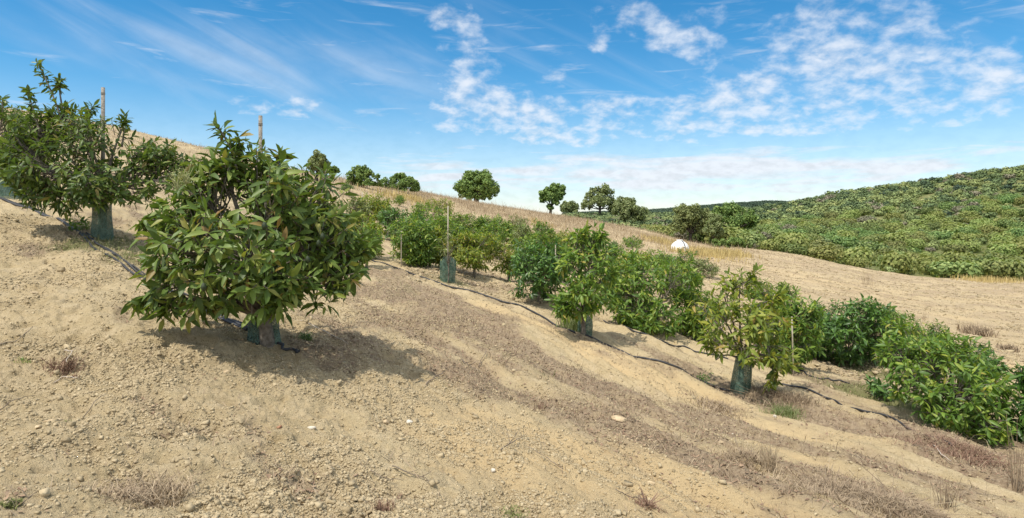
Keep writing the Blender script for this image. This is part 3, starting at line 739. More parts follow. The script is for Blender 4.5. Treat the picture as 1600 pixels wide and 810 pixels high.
# further rows: base px, crown box, clusters, leaf length, material, seed, label
FAR = [
    ((842, 474), (796, 892, 370, 474), 170, .14, 'dark_leaf', 21, 'dense dark avocado bush left of the upright tree with the pale cane'),
    ((1020, 512), (952, 1085, 402, 522), 230, .14, 'mid_leaf', 22, 'wide leafy avocado bush with a leaning cane, right of the upright tree'),
    ((1090, 535), (1060, 1130, 455, 532), 90, .14, 'mid_leaf', 23, 'narrow avocado bush squeezed between the wide bush and the yellowish tree'),
    ((1232, 572), (1192, 1275, 462, 580), 120, .14, 'mid_leaf', 24, 'green avocado bush with a short cane, right of the yellowish tree'),
    ((1325, 568), (1262, 1388, 474, 570), 230, .14, 'dark_leaf', 25, 'wide dark glossy avocado bush beside the green grass patch'),
    ((1420, 560), (1382, 1475, 520, 574), 80, .14, 'mid_leaf', 26, 'low avocado bush just behind the broad bright bush'),
    ((1520, 575), (1468, 1560, 530, 590), 120, .14, 'dark_leaf', 27, 'dark avocado bush behind and to the right of the broad bright bush'),
    ((1397, 522), (1379, 1416, 485, 512), 45, .13, 'mid_leaf', 28, 'tiny lone avocado tree on a bare stem at the edge of the field'),
    ((740, 434), (708, 778, 366, 412), 110, .13, 'lime_leaf', 31, 'yellow green avocado tree with a visible trunk right of the wide guard'),
    ((795, 440), (765, 825, 380, 422), 80, .13, 'lime_leaf', 32, 'yellow green avocado tree touching the dense dark bush'),
    ((642, 412), (594, 684, 345, 412), 150, .13, 'mid_leaf', 33, 'broad avocado bush left of the tall bare cane'),
    ((690, 398), (655, 722, 345, 395), 90, .13, 'mid_leaf', 34, 'avocado bush directly behind the tall bare cane'),
    ((622, 378), (598, 655, 325, 378), 80, .13, 'dark_leaf', 35, 'dark avocado bush upslope of the broad bush left of the cane'),
    ((570, 402), (540, 602, 335, 400), 70, .13, 'lime_leaf', 36, 'sparse yellowish avocado tree peeping out right of the large near tree'),
    ((780, 385), (756, 806, 345, 380), 70, .13, 'mid_leaf', 37, 'small rounded avocado tree on a dark trunk below the dry grass'),
    ((835, 395), (806, 858, 345, 392), 90, .13, 'mid_leaf', 38, 'avocado tree with a pointed top above the dense dark bush'),
    ((888, 400), (856, 918, 362, 402), 90, .13, 'lime_leaf', 39, 'pale avocado tree behind the upright tree with the pale cane'),
    ((730, 372), (704, 760, 338, 372), 70, .13, 'mid_leaf', 40, 'avocado tree half way between the round ridge tree and the yellow green tree'),
    ((686, 340), (670, 704, 310, 334), 40, .13, 'lime_leaf', 41, 'small yellowish sapling high on the slope by the tawny grass'),
    ((624, 322), (616, 632, 304, 320), 22, .12, 'mid_leaf', 42, 'tiny green sapling alone on bare earth below the dry grass'),
    ((961, 406), (949, 973, 379, 403), 30, .12, 'dark_leaf', 43, 'small oval sapling on the grass slope beside the upright tree'),
    ((988, 405), (974, 1003, 371, 392), 26, .12, 'mid_leaf', 44, 'thin stemmed sapling on the grass slope left of the white tank'),
    ((1042, 425), (1012, 1074, 388, 418), 90, .13, 'mid_leaf', 45, 'avocado bush just below the white tank'),
    ((1094, 432), (1078, 1118, 402, 428), 45, .12, 'olive_leaf', 46, 'small greyish avocado tree in the pale track below the golden grass'),
    ((545, 365), (520, 578, 315, 362), 70, .13, 'olive_leaf', 47, 'greyish avocado bush upslope behind the large near tree'),
    ((588, 345), (566, 606, 312, 340), 40, .13, 'lime_leaf', 48, 'pale sapling beside a thin cane high on the slope'),
    ((541, 305), (534, 550, 287, 300), 16, .12, 'dark_leaf', 49, 'tiny dark sapling near the crest right of the large near tree'),
    ((760, 402), (738, 790, 355, 398), 60, .13, 'mid_leaf', 50, 'avocado tree between the yellow green tree and the small rounded tree'),
    ((1050, 455), (1030, 1092, 408, 452), 80, .13, 'mid_leaf', 51, 'avocado bush behind the wide leafy bush with the leaning cane'),
    ((1235, 500), (1208, 1245, 448, 500), 50, .13, 'mid_leaf', 52, 'upright avocado tree poking up behind the yellowish open tree'),
    ((985, 430), (960, 1012, 395, 428), 60, .13, 'lime_leaf', 53, 'pale avocado bush between the upright tree and the bush below the tank'),
    ((660, 362), (640, 690, 322, 362), 60, .13, 'mid_leaf', 54, 'avocado bush on the upper slope below the tawny grass'),
    ((765, 380), (744, 782, 338, 374), 60, .13, 'mid_leaf', 55, 'avocado tree in the upper orchard left of the small rounded tree'),
    ((816, 402), (798, 832, 355, 396), 50, .13, 'olive_leaf', 56, 'greyish avocado tree in the gap left of the tree with the pointed top'),
    ((840, 410), (810, 866, 366, 404), 80, .13, 'mid_leaf', 57, 'avocado bush immediately above the dense dark bush'),
    ((668, 378), (630, 698, 330, 374), 110, .13, 'dark_leaf', 58, 'wide dark avocado bush upslope of the bush behind the tall cane'),
    ((672, 416), (646, 704, 356, 414), 110, .13, 'lime_leaf', 59, 'light green avocado bush just left of the wide net guard'),
    ((712, 378), (694, 732, 335, 374), 55, .13, 'mid_leaf', 60, 'avocado bush at the right of the tall bare cane top'),
    ((576, 360), (556, 602, 304, 356), 70, .13, 'lime_leaf', 61, 'loose yellowish avocado tree high on the slope right of the near tree'),
    ((572, 416), (552, 596, 350, 408), 60, .13, 'mid_leaf', 62, 'avocado bush touching the right edge of the large near tree in view'),
    ((800, 368), (782, 818, 340, 366), 36, .13, 'olive_leaf', 63, 'dull little avocado bush at the lower edge of the dry grass'),
    ((1075, 470), (1058, 1096, 428, 468), 40, .13, 'mid_leaf', 64, 'small avocado bush above the narrow squeezed bush'),
    ((1200, 470), (1170, 1215, 440, 480), 50, .13, 'mid_leaf', 65, 'avocado bush behind the crown of the yellowish open tree'),
    ((862, 440), (840, 884, 392, 440), 60, .13, 'mid_leaf', 67, 'avocado bush wedged between the dense dark bush and the upright tree'),
    ((955, 470), (934, 985, 410, 470), 80, .13, 'lime_leaf', 68, 'yellowish avocado bush between the upright tree and the wide leafy bush'),
    ((930, 420), (905, 960, 372, 420), 60, .13, 'mid_leaf', 69, 'avocado bush seen behind the right side of the upright tree'),
    ((1180, 545), (1165, 1205, 480, 545), 60, .13, 'dark_leaf', 70, 'shaded avocado bush close behind the yellowish open tree'),
    ((1270, 560), (1245, 1292, 500, 566), 70, .13, 'dark_leaf', 71, 'dark avocado bush joining the short cane bush to the wide glossy bush'),
    ((1448, 540), (1425, 1480, 506, 545), 60, .13, 'mid_leaf', 72, 'avocado bush standing out above the broad bright bush'),
    ((1288, 520), (1262, 1310, 474, 520), 50, .13, 'dark_leaf', 66, 'dark avocado bush behind the left side of the wide glossy bush'),
]
for bpx, cr, nn, L, mt, sd_, lab in FAR:
    Pb = ground_at(*bpx)
    avocado(lab, bpx, cr, nn, L * (1.0 if Pb[1] < 20 else 1.15), M[mt], sd_, hi=Pb[1] < 16, trunk_r=.028, k=9, shell=.45, dense=2.2 if Pb[1] < 15 else 3.0, grow=1.18 if Pb[1] < 15 else 1.32, trunk=(.25 if bpx[1] - cr[3] < 4 else None))
stake('leaning pale cane in the wide leafy bush', 1028, 505, 427, 2.2, name='bamboo_cane', mat='cane', cat='cane', notch=False, lean=.16, dY=-.4)
stake('short pale cane in the green bush right of the yellowish tree', 1240, 572, 495, 2.2, name='bamboo_cane', mat='cane', cat='cane', notch=False, lean=-.03, dY=-.5)
stake('thin grey cane high on the slope by the pale sapling', 566, 345, 300, 1.6, name='bamboo_cane', mat='cane', cat='cane', notch=False)
stake('thin grey cane in front of the broad bush left of the tall cane', 627, 412, 361, 1.6, name='bamboo_cane', mat='cane', cat='cane', notch=False, dY=-.6)
stake('thin cane showing above the dense dark bush', 868, 470, 383, 1.6, name='bamboo_cane', mat='cane', cat='cane', notch=False, dY=-.4)


# ------------------------------------------------------------------ trees on the ridge and by the tank
def wild_tree(label, base, lobes, mat, seed, nq=2600, size=1.5, trunk_w=5, name='wild_tree', cat='tree', group='trees along the ridge', limbs=True, fill=.55, depth=.8):
    rng = np.random.default_rng(seed); nq = int(nq * 2.1); size = size * 1.25; P = ground_at(*base) if len(base) == 2 else at(base[0], base[2])
    sc = P[1] / F; by = HZ - P[2] / P[1] * F
    root = thing(name, label, cat, P, group)
    lc = np.array([[(px - base[0]) * sc, rng.uniform(-1, 1) * depth * rp * sc, (by - py) * sc] for px, py, rp in lobes]); lrd = np.array([rp * sc for _, _, rp in lobes]) * 1.13
    C = np.average(lc, axis=0, weights=lrd ** 2)
    tb = MB(); top = np.array([(C[0]) * .3, 0, max(.3, (lc[:, 2] - lrd).min() * .7 + .25 * C[2])]); r0 = trunk_w * sc / 2
    tube(tb, bez(np.array([0, 0, -.3]), np.array([0, 0, top[2] * .5]), top, 6), np.linspace(r0 * 1.25, r0, 6), 8)
    for c in lc: tube(tb, bez(top, (top + c) / 2 + rng.normal(0, .15, 3), c, 6), np.linspace(r0 * .6, r0 * .15, 6), 5)
    # sub-lobes give the crown its clumped outline
    sub = []; sr = []
    for c, rd in zip(lc, lrd):
        m_ = 12; dd = unit(rng.normal(size=(m_, 3)) + np.array([0, 0, .25])); sub.append(c + dd * rd * rng.uniform(.40, .78, (m_, 1))); sr.append(rd * rng.uniform(.32, .54, m_))
    sub = np.concatenate(sub); sr = np.concatenate(sr); prisms(tb, np.repeat(lc, 12, 0), sub, np.full(len(sub), r0 * .12), np.full(len(sub), r0 * .05))
    tb.obj('trunk', M['dark_bark'], root, smooth=True)
    p = sr ** 2 / (sr ** 2).sum(); i = rng.choice(len(sub), nq, p=p); d = unit(rng.normal(size=(nq, 3)) + unit(sub[i] - C) * .5)
    X = sub[i] + d * sr[i][:, None] * rng.uniform(fill, 1.0, (nq, 1)); X[:, 2] = np.maximum(X[:, 2], .1)
    nr = unit(d + rng.normal(0, .5, (nq, 3)) + [0, 0, .3]); fb = MB()
    quads(fb, X, nr, size * sc * rng.uniform(.6, 1.3, nq), rng)
    fb.obj('crown', mat, root)
    return root


wild_tree('big round umbrella shaped tree alone on the ridge crest', (744, 312), [(729, 289, 17), (748, 283, 18), (762, 290, 16), (738, 279, 13), (755, 278, 12), (720, 294, 9), (770, 297, 9), (745, 297, 14), (755, 304, 9), (733, 303, 9), (766, 304, 8), (724, 300, 8)], M['tree_leaf'], 1, 5000, 1.5, 8)
wild_tree('small tree with a lopsided two part crown on the ridge', (860, 328), [(853, 305, 9), (864, 300, 11), (874, 296, 10), (862, 310, 9), (848, 310, 6), (876, 305, 8), (859, 323, 5), (868, 315, 6)], M['tree_leaf'], 2, 2600, 1.5, 4)
wild_tree('low rounded bush leaning against the lopsided ridge tree', (888, 334), [(884, 326, 9), (893, 325, 10), (888, 330, 9)], M['olive_leaf'], 3, 1600, 1.3, 3)
wild_tree('airy grey green tree with bare forked limbs on the ridge', (937, 341), [(930, 306, 13), (945, 304, 13), (920, 316, 11), (938, 315, 14), (955, 318, 12), (913, 322, 7), (935, 298, 7), (963, 322, 9)], M['olive_leaf'], 4, 2300, 1.4, 3.5, fill=.3)
wild_tree('bushy spreading tree beside the airy tree, crown reaching the ground', (984, 352), [(975, 322, 13), (990, 320, 14), (968, 330, 12), (985, 335, 16), (998, 332, 12), (975, 343, 9), (998, 342, 9), (986, 346, 9)], M['olive_leaf'], 5, 3600, 1.4, 6)
wild_tree('brownish open tree left of the pair behind the white tank', (1078, 378), [(1065, 340, 16), (1080, 334, 15), (1095, 340, 15), (1062, 352, 13), (1080, 352, 18), (1098, 355, 14), (1070, 330, 10), (1112, 350, 10)], M['brown_leaf'], 6, 4200, 1.4, 5, fill=.3)
wild_tree('dark green tree with a blackish leaning trunk behind the white tank', (1148, 384), [(1130, 336, 15), (1148, 332, 15), (1164, 336, 14), (1120, 345, 13), (1142, 345, 15), (1165, 350, 12), (1175, 345, 9), (1110, 340, 10), (1125, 358, 8)], M['tree_leaf'], 7, 4400, 1.4, 8, fill=.3)
wild_tree('slim green tree between the brownish tree and the dark leaning tree', (1116, 385), [(1112, 352, 12), (1120, 345, 11), (1108, 362, 10), (1122, 362, 9), (1116, 376, 7)], M['olive_leaf'], 8, 1800, 1.4, 4)
wild_tree('low dark thicket under the leaning tree behind the tank', (1140, 388), [(1128, 380, 7), (1140, 381, 8), (1152, 380, 8), (1160, 382, 6), (1118, 380, 6)], M['tree_leaf'], 9, 1500, 1.2, 2, name='scrub_bush', cat='bush')
wild_tree('leafy tree half hidden by the crest, highest of the ridge trees', (495, 284), [(488, 250, 9), (500, 248, 10), (508, 256, 8), (492, 260, 10), (503, 262, 10)], M['olive_leaf'], 10, 2200, 1.5, 4)
wild_tree('small dark bush right of the highest ridge tree', (520, 280), [(517, 266, 6), (523, 266, 6)], M['tree_leaf'], 11, 700, 1.4, 3, name='scrub_bush', cat='bush')
wild_tree('rounded green bush on the crest with a flat left shoulder', (563, 292), [(560, 268, 9), (568, 268, 9), (550, 276, 8), (578, 275, 9), (565, 278, 12), (590, 278, 6), (560, 287, 10), (575, 287, 10), (547, 287, 8), (590, 288, 8)], M['bush_leaf'], 12, 2200, 1.4, 3, name='scrub_bush', cat='bush')
wild_tree('broad low bush sloping to the right along the crest', (625, 300), [(622, 280, 9), (632, 282, 10), (612, 284, 9), (643, 287, 9), (602, 286, 8), (650, 291, 6), (615, 294, 9), (632, 294, 10), (647, 297, 8), (602, 293, 8)], M['bush_leaf'], 13, 2200, 1.4, 3, name='scrub_bush', cat='bush')
wild_tree('flat dark bush in the dry grass left of the umbrella shaped tree', (697, 308), [(685, 300, 5), (695, 300, 5), (706, 301, 5), (715, 302, 4)], M['tree_leaf'], 14, 900, 1.2, 2, name='scrub_bush', cat='bush')
wild_tree('small shrub at the foot of the airy tree', (895, 338), [(899, 333, 4), (905, 335, 3)], M['olive_leaf'], 15, 400, 1.2, 2, name='scrub_bush', cat='bush')

# white tank
Pt = ground_at(1062, 392); sct = Pt[1] / F
tank = thing('water_tank', 'white domed water tank in the golden grass at the foot of the ridge', 'water tank', Pt)
tb = MB(); rt = 14.5 * sct; ht = 16 * sct; ns = 48
prof_t = [(1.0, -.4), (1.0, .02), (1.02, .03), (1.02, .06), (.995, .07)] + [(math.cos(a), .07 + .93 * math.sin(a)) for a in np.linspace(.08, math.pi / 2 - .12, 10)]
av = np.arange(ns) / ns * 2 * math.pi
V = np.concatenate([np.stack([rt * p * np.cos(av), rt * p * np.sin(av), np.full(ns, ht * z)], -1) for p, z in prof_t] + [np.array([[0, 0, ht]])])
Q = [(j * ns + i, j * ns + (i + 1) % ns, (j + 1) * ns + (i + 1) % ns, (j + 1) * ns + i) for j in range(len(prof_t) - 1) for i in range(ns)]
T_ = [((len(prof_t) - 1) * ns + i, (len(prof_t) - 1) * ns + (i + 1) % ns, len(prof_t) * ns) for i in range(ns)]
tb.add(V, T_, Q); tb.obj('tank_shell', M['tank'], tank, smooth=True)
pb_ = MB()
arc = [np.array([rt * math.cos(a) * .28 + .06 * rt, -rt * math.cos(a) * 1.02, ht * (.07 + .93 * math.sin(a)) + .02]) for a in np.linspace(.1, 1.25, 10)]
tube(pb_, arc, .035, 7); tube(pb_, [arc[0] + [-.3 * rt, -.03, .12], arc[0] + [0, -.03, .12]], .03, 7)
pb_.obj('outlet_pipe', M['tank_dark'], tank)
lid = MB(); tube(lid, [[0, 0, ht - .02], [0, 0, ht + .05]], .24, 20); lid.obj('lid', M['tank'], tank)


# ------------------------------------------------------------------ hillside scrub
def bush_mesh(name, seed, nq, mat, size):
    rng = np.random.default_rng(seed); nl = 9; d = unit(rng.normal(size=(nl, 3))); d[:, 2] = np.abs(d[:, 2]) * .8
    lc = d * rng.uniform(.25, .55, (nl, 1)) * np.array([1, 1, .75]) + [0, 0, .25]; lrd = rng.uniform(.3, .5, nl)
    mb = MB(); i = rng.integers(0, nl, nq); dd = unit(rng.normal(size=(nq, 3)) + [0, 0, .5])
    X = lc[i] + dd * lrd[i][:, None] * rng.uniform(.62 if nq > 500 else .8, 1.05, (nq, 1)); X[:, 2] = np.maximum(X[:, 2], -.15)
    quads(mb, X, unit(dd + rng.normal(0, .24, (nq, 3))), size * rng.uniform(.6, 1.35, nq), rng)
    if nq < 500:
        for c, r in zip(lc, lrd): mb.add(ICO_V * r * .5 + c, ICO_F)
    return mb


KINDS = [('scrub_light', 'pale'), ('scrub_light', 'pale'), ('scrub_mid', 'mid'), ('scrub_mid', 'mid'), ('scrub_dark', 'dark'), ('scrub_grey', 'grey')]
PROB = np.array([.19, .17, .20, .19, .15, .10])
BM = [bush_mesh('foliage', 700 + i, 1500, None, .062).mesh('foliage', M[kd[0]]) for i, kd in enumerate(KINDS)]
LOW = [bush_mesh('low', 800 + i, 240, None, .115) for i in range(5)]
rng = np.random.default_rng(99)
cand = []
NC = 36000
ca_ = np.radians(rng.uniform(6.5, 50, NC)); cr_ = np.sqrt(rng.uniform(66 ** 2, 330 ** 2, NC)); cx_, cy_ = cr_ * np.sin(ca_), cr_ * np.cos(ca_)
sw = scrub_w(cx_, cy_); patch = fbm(cx_ / 16, cy_ / 16, 303, 3)
scv = np.exp(-((cx_ - SCAR[0] - .95 * (cy_ - SCAR[1])) / 2.9) ** 2 - ((cy_ - SCAR[1]) / 15.0) ** 2)
ok = (sw > .5) & (scv < .1) & ((rng.uniform(size=NC) < sstep(patch, .26, .46) * .93 + .07) | (scrub_w(cx_ * .90, cy_ * .90) < .5))
cx_, cy_, cr_, patch = cx_[ok], cy_[ok], cr_[ok], patch[ok]
rad = np.exp(rng.normal(math.log(1.38), .5, len(cx_))).clip(.45, 3.0)
order = np.argsort(-rad); cell = {}; keep = []
for i in order:                       # keep bushes from swallowing one another
    kx, ky = int(cx_[i] // 4), int(cy_[i] // 4); good = True
    for a in (-1, 0, 1):
        for b_ in (-1, 0, 1):
            for j in cell.get((kx + a, ky + b_), ()):
                if (cx_[i] - cx_[j]) ** 2 + (cy_[i] - cy_[j]) ** 2 < (.62 * (rad[i] + rad[j])) ** 2: good = False; break
    if good: cell.setdefault((kx, ky), []).append(i); keep.append(i)
keep = np.array(keep)
bx, by_, br, brr = cx_[keep], cy_[keep], rad[keep], cr_[keep]; bz = H(bx, by_)
kindx = rng.choice(6, len(keep), p=PROB)
tone = fbm(bx / 19, by_ / 26, 307, 3); sw_ = rng.uniform(size=len(keep))
kindx = np.where((tone > .55) & (sw_ < .55), 4, kindx); kindx = np.where((tone < .42) & (sw_ < .5), 0, kindx)
pxs = CX + F * bx / by_
# hidden behind the near ridge or out of frame?
vis = (pxs > 1000) & (pxs < 1640)
score = np.where(vis, br / by_, -1); indiv = set(np.argsort(-score)[:290].tolist())
LABB = {'pale': 'pale yellow green rounded bush in the scrub covering the hillside', 'mid': 'mid green rounded bush in the scrub covering the hillside',
        'dark': 'dark green rounded bush in the scrub covering the hillside', 'grey': 'greyish dry looking bush in the scrub covering the hillside'}
mass = MB(); LOWV = [(np.concatenate(l.v), np.concatenate(l.t) if l.t else None, np.concatenate(l.q)) for l in LOW]
lowt = [np.concatenate(l.t) for l in LOW]; lowq = [np.concatenate(l.q) for l in LOW]
for i in range(len(keep)):
    kd = kindx[i]; rz = rng.uniform(0, 6.28)
    if i in indiv:
        o = bpy.data.objects.new('scrub_bush', BM[kd]); SC.collection.objects.link(o)
        o.location = (bx[i], by_[i], bz[i] - .1 * br[i]); o.scale = (br[i], br[i] * rng.uniform(.85, 1.15), br[i] * rng.uniform(.8, 1.1)); o.rotation_euler = (0, 0, rz)
        tag(o, LABB[KINDS[kd][1]], 'bush', 'scrub bushes covering the hillside')
    else:
        li = int(rng.integers(0, 5)); V = LOWV[li][0]; c, s = math.cos(rz), math.sin(rz)
        W_ = np.stack([V[:, 0] * c - V[:, 1] * s, V[:, 0] * s + V[:, 1] * c, V[:, 2] * rng.uniform(.75, 1.05)], -1) * br[i] + [bx[i], by_[i], bz[i] - .1 * br[i]]
        tn = [.75, .9, .5, .4, .12, -1][kd] + rng.uniform(-.12, .12)
        mass.add(W_, lowt[li], lowq[li], tn)
# the far ridges
nf = 5200
fa_ = np.radians(rng.uniform(5, 32, nf)); fr_ = np.sqrt(rng.uniform(300 ** 2, 1000 ** 2, nf)); fx_, fy_ = fr_ * np.sin(fa_), fr_ * np.cos(fa_); fz_ = H(fx_, fy_)
for i in range(nf):
    li = int(rng.integers(0, 5)); V = LOWV[li][0]; rr2 = rng.uniform(2.2, 4.6) * (1 + (fr_[i] - 300) / 1400)
    mass.add(V * rr2 * np.array([1, 1, .8]) + [fx_[i], fy_[i], fz_[i] - .2], lowt[li][:0], lowq[li], (rng.uniform(0, .05) if fr_[i] > 430 else .3 + rng.uniform(-.12, .15)))
m, n, b, out = new_mat('scrub_mass'); ta = n.node('ShaderNodeAttribute', attribute_name='tint'); g = n.node('ShaderNodeNewGeometry')
col = ramp(n, ta.outputs['Fac'], [(0, (.045, .07, .045)), (.04, (.05, .078, .045)), (.10, (.095, .135, .058)), (.4, (.15, .195, .075)), (.75, (.205, .245, .088)), (1, (.27, .295, .11))])
col = n.mix(n.m('LESS_THAN', ta.outputs['Fac'], -.5), col, (.2, .18, .12))
col = n.mix(1.0, col, n.mix(g.outputs['Random Per Island'], (.7, .7, .7), (1.3, 1.3, 1.3)), 'MULTIPLY')
n.put(b.inputs['Base Color'], col); b.inputs['Roughness'].default_value = .7; b.inputs['Specular IOR Level'].default_value = .15
tag(mass.obj('hillside_scrub', m), 'green scrub covering the upper hillside and far ridges', None, None, 'stuff')


# ------------------------------------------------------------------ dry grass on the ridge
rng = np.random.default_rng(7)
def scatter(n, xr, yr, wf, rng):
    x = rng.uniform(*xr, n); y = rng.uniform(*yr, n); k_ = rng.uniform(size=n) < wf(x, y)
    return x[k_], y[k_]


def gw_all(x, y):
    t = grass_w(x, y) * (.35 + .9 * sstep(fbm(x * .35, y * .35, 401, 3), .35, .6)) * (1 - scrub_w(x, y))
    return np.clip(t, 0, 1)


gxs, gys = scatter(150000, (-26, 28), (24, 88), gw_all, rng)
gb = MB(); tall = rng.uniform(.22, .52, len(gxs)) * (1 + 1.0 * (rng.uniform(size=len(gxs)) > .94))
tall *= .35 + .65 * sstep(gys, 32, 58)
blades(gb, np.stack([gxs, gys, H(gxs, gys, True) - .03], -1), tall, rng.uniform(.1, .8, len(gxs)), rng.uniform(.007, .015, len(gxs)), rng)
tag(gb.obj('dry_grass', M['straw']), 'tall dry straw coloured grass covering the ridge below the trees', None, None, 'stuff')
# golden strip by the tank
def gold_w(x, y):
    t = np.zeros_like(x)
    for px, py, r_ in ((1085, 398, 1.6), (1100, 400, 1.8), (1115, 399, 1.8), (1130, 398, 1.8), (1145, 397, 1.0), (1030, 380, 1.5), (1045, 380, 1.4)):
        c = GOLD[(px, py)]; t = np.maximum(t, np.exp(-((x - c[0]) ** 2 + ((y - c[1]) * .5) ** 2) / r_ ** 2))
    for px, py, r_ in ((612, 310, 1.3), (645, 313, 1.5), (1560, 440, 2.0), (1530, 440, 1.6), (845, 352, 1.0)):
        c = GOLD[(px, py)]; t = np.maximum(t, .8 * np.exp(-((x - c[0]) ** 2 + ((y - c[1]) * .6) ** 2) / r_ ** 2))
    return t
GOLD = {p: ground_at(*p) for p in ((1085, 398), (1100, 400), (1115, 399), (1130, 398), (1145, 397), (1030, 380), (1045, 380), (612, 310), (645, 313), (1560, 440), (1530, 440), (845, 352))}
gg = MB()
for (px, py), c in GOLD.items():
    X = rng.normal(0, 1.6, (700, 2)) + c[:2]; kk_ = rng.uniform(size=700) < gold_w(X[:, 0], X[:, 1]); X = X[kk_]
    blades(gg, np.stack([X[:, 0], X[:, 1], H(X[:, 0], X[:, 1], True) - .03], -1), rng.uniform(.3, .7, len(X)), rng.uniform(.05, .4, len(X)), rng.uniform(.014, .03, len(X)), rng)
tag(gg.obj('golden_grass', M['golden_straw']), 'golden dry grass around the white tank and along the scrub edge', None, None, 'stuff')


# ------------------------------------------------------------------ low weeds, litter, clods near the camera
def polar(n, a0, a1, r0, r1, rng, pw=1.0):
    a = np.radians(rng.uniform(a0, a1, n)); r = np.exp(rng.uniform(math.log(r0), math.log(r1), n) * pw) if pw == 1 else (r0 + (r1 - r0) * rng.uniform(size=n) ** pw)
    return r * np.sin(a), r * np.cos(a)


def cov(x, y): return cover(x, y)


x, y = polar(150000, -43, 43, 3.0, 26, rng); l, g_, p = cov(x, y)
kk_ = rng.uniform(size=len(x)) < np.clip(l * .62 + .02, 0, 1)
x, y = x[kk_], y[kk_]; wb = MB(); hh = rng.uniform(.02, .10, len(x)) * (1 + 1.2 * (rng.uniform(size=len(x)) > .93))
blades(wb, np.stack([x, y, Hf(x, y) - .008], -1), hh, rng.uniform(.3, 1.9, len(x)), rng.uniform(.0012, .0030, len(x)) * (1 + np.hypot(x, y) * .06), rng)
tag(wb.obj('dry_weeds', M['weed_grey']), 'low grey brown dead weeds matted over the terrace soil', None, None, 'stuff')
x, y = polar(90000, -43, 43, 3.2, 20, rng); l, g_, p = cov(x, y)
kk_ = rng.uniform(size=len(x)) < np.clip(l * .5, 0, 1)
x, y = x[kk_], y[kk_]; lb = MB(); nrm = unit(np.stack([rng.normal(0, .35, len(x)), rng.normal(0, .35, len(x)), np.ones(len(x))], -1))
quads(lb, np.stack([x, y, Hf(x, y) + .008], -1), nrm, rng.uniform(.008, .028, len(x)), rng, None, .5)
tag(lb.obj('leaf_litter', M['litter']), 'small brown fallen leaves scattered over the terraces', None, None, 'stuff')
x, y = polar(150000, -43, 43, 4, 24, rng); l, g_, p = cov(x, y)
kk_ = rng.uniform(size=len(x)) < np.clip(g_ * 1.1, 0, 1) * (1 - scrub_w(x, y)); x, y = x[kk_], y[kk_]
nb = MB(); blades(nb, np.stack([x, y, Hf(x, y) - .008], -1), rng.uniform(.03, .13, len(x)), rng.uniform(.2, 1.2, len(x)), rng.uniform(.002, .004, len(x)) * (1 + np.hypot(x, y) * .04), rng)
tag(nb.obj('green_grass', M['grass_green']), 'thin green grass growing in patches near the trees', None, None, 'stuff')
# weeds of the bare field
x, y = polar(130000, -5, 43, 14, 75, rng); kk_ = rng.uniform(size=len(x)) < .6 * sstep(fbm(x * .25, y * .5, 431, 4), .45, .65) * (1 - scrub_w(x, y)) * (1 - grass_w(x, y)); x, y = x[kk_], y[kk_]
fb_ = MB(); blades(fb_, np.stack([x, y, Hf(x, y) - .01], -1), rng.uniform(.02, .10, len(x)), rng.uniform(.6, 1.9, len(x)), rng.uniform(.005, .012, len(x)), rng)
tag(fb_.obj('field_stubble', M['weed_grey']), 'sparse dry stubble on the bare field', None, None, 'stuff')
# clods
x, y = polar(400000, -43, 43, 2.2, 14, rng)
rgh = .26 + .74 * (1 - sstep(x + .25 * y, -.3, 3.0)); kk_ = rng.uniform(size=len(x)) < rgh * (.10 + .90 * sstep(fbm(x * 1.7, y * 1.7, 441, 4), .36, .60)); x, y = x[kk_], y[kk_]
nC_ = len(x); big = rng.uniform(size=nC_) > .9955
sz = np.where(big, rng.uniform(.010, .026, nC_), np.exp(rng.normal(math.log(.0044), .5, nC_)).clip(.0018, .012)) * (1 + .05 * np.hypot(x, y))
CUB = np.array([(a_, b_, c_) for c_ in (-1, 1) for b_ in (-1, 1) for a_ in (-1, 1)], float)
CUQ = np.array([(0, 2, 3, 1), (4, 5, 7, 6), (0, 1, 5, 4), (2, 6, 7, 3), (0, 4, 6, 2), (1, 3, 7, 5)])
V = CUB[None] * rng.uniform(.35, 1.0, (nC_, 8, 3)) * rng.uniform(.6, 1.25, (nC_, 1, 3)); V[:, :, 2] *= .75
an = rng.uniform(0, 6.28, nC_); tl = rng.normal(0, .45, nC_); ca1, sa1 = np.cos(tl)[:, None], np.sin(tl)[:, None]
V = np.stack([V[..., 0] * ca1 - V[..., 2] * sa1, V[..., 1], V[..., 0] * sa1 + V[..., 2] * ca1], -1)
ca1, sa1 = np.cos(an)[:, None], np.sin(an)[:, None]
V = np.stack([V[..., 0] * ca1 - V[..., 1] * sa1, V[..., 0] * sa1 + V[..., 1] * ca1, V[..., 2]], -1) * sz[:, None, None]
V += np.stack([x, y, Hf(x, y) + sz * .2], -1)[:, None]
cb = MB(); cb.add(V.reshape(-1, 3), None, (np.arange(nC_)[:, None, None] * 8 + CUQ).reshape(-1, 4))
tag(cb.obj('gravel', M['soil_clod']), 'crumbly soil clods and small gravel over the slope', None, None, 'stuff')


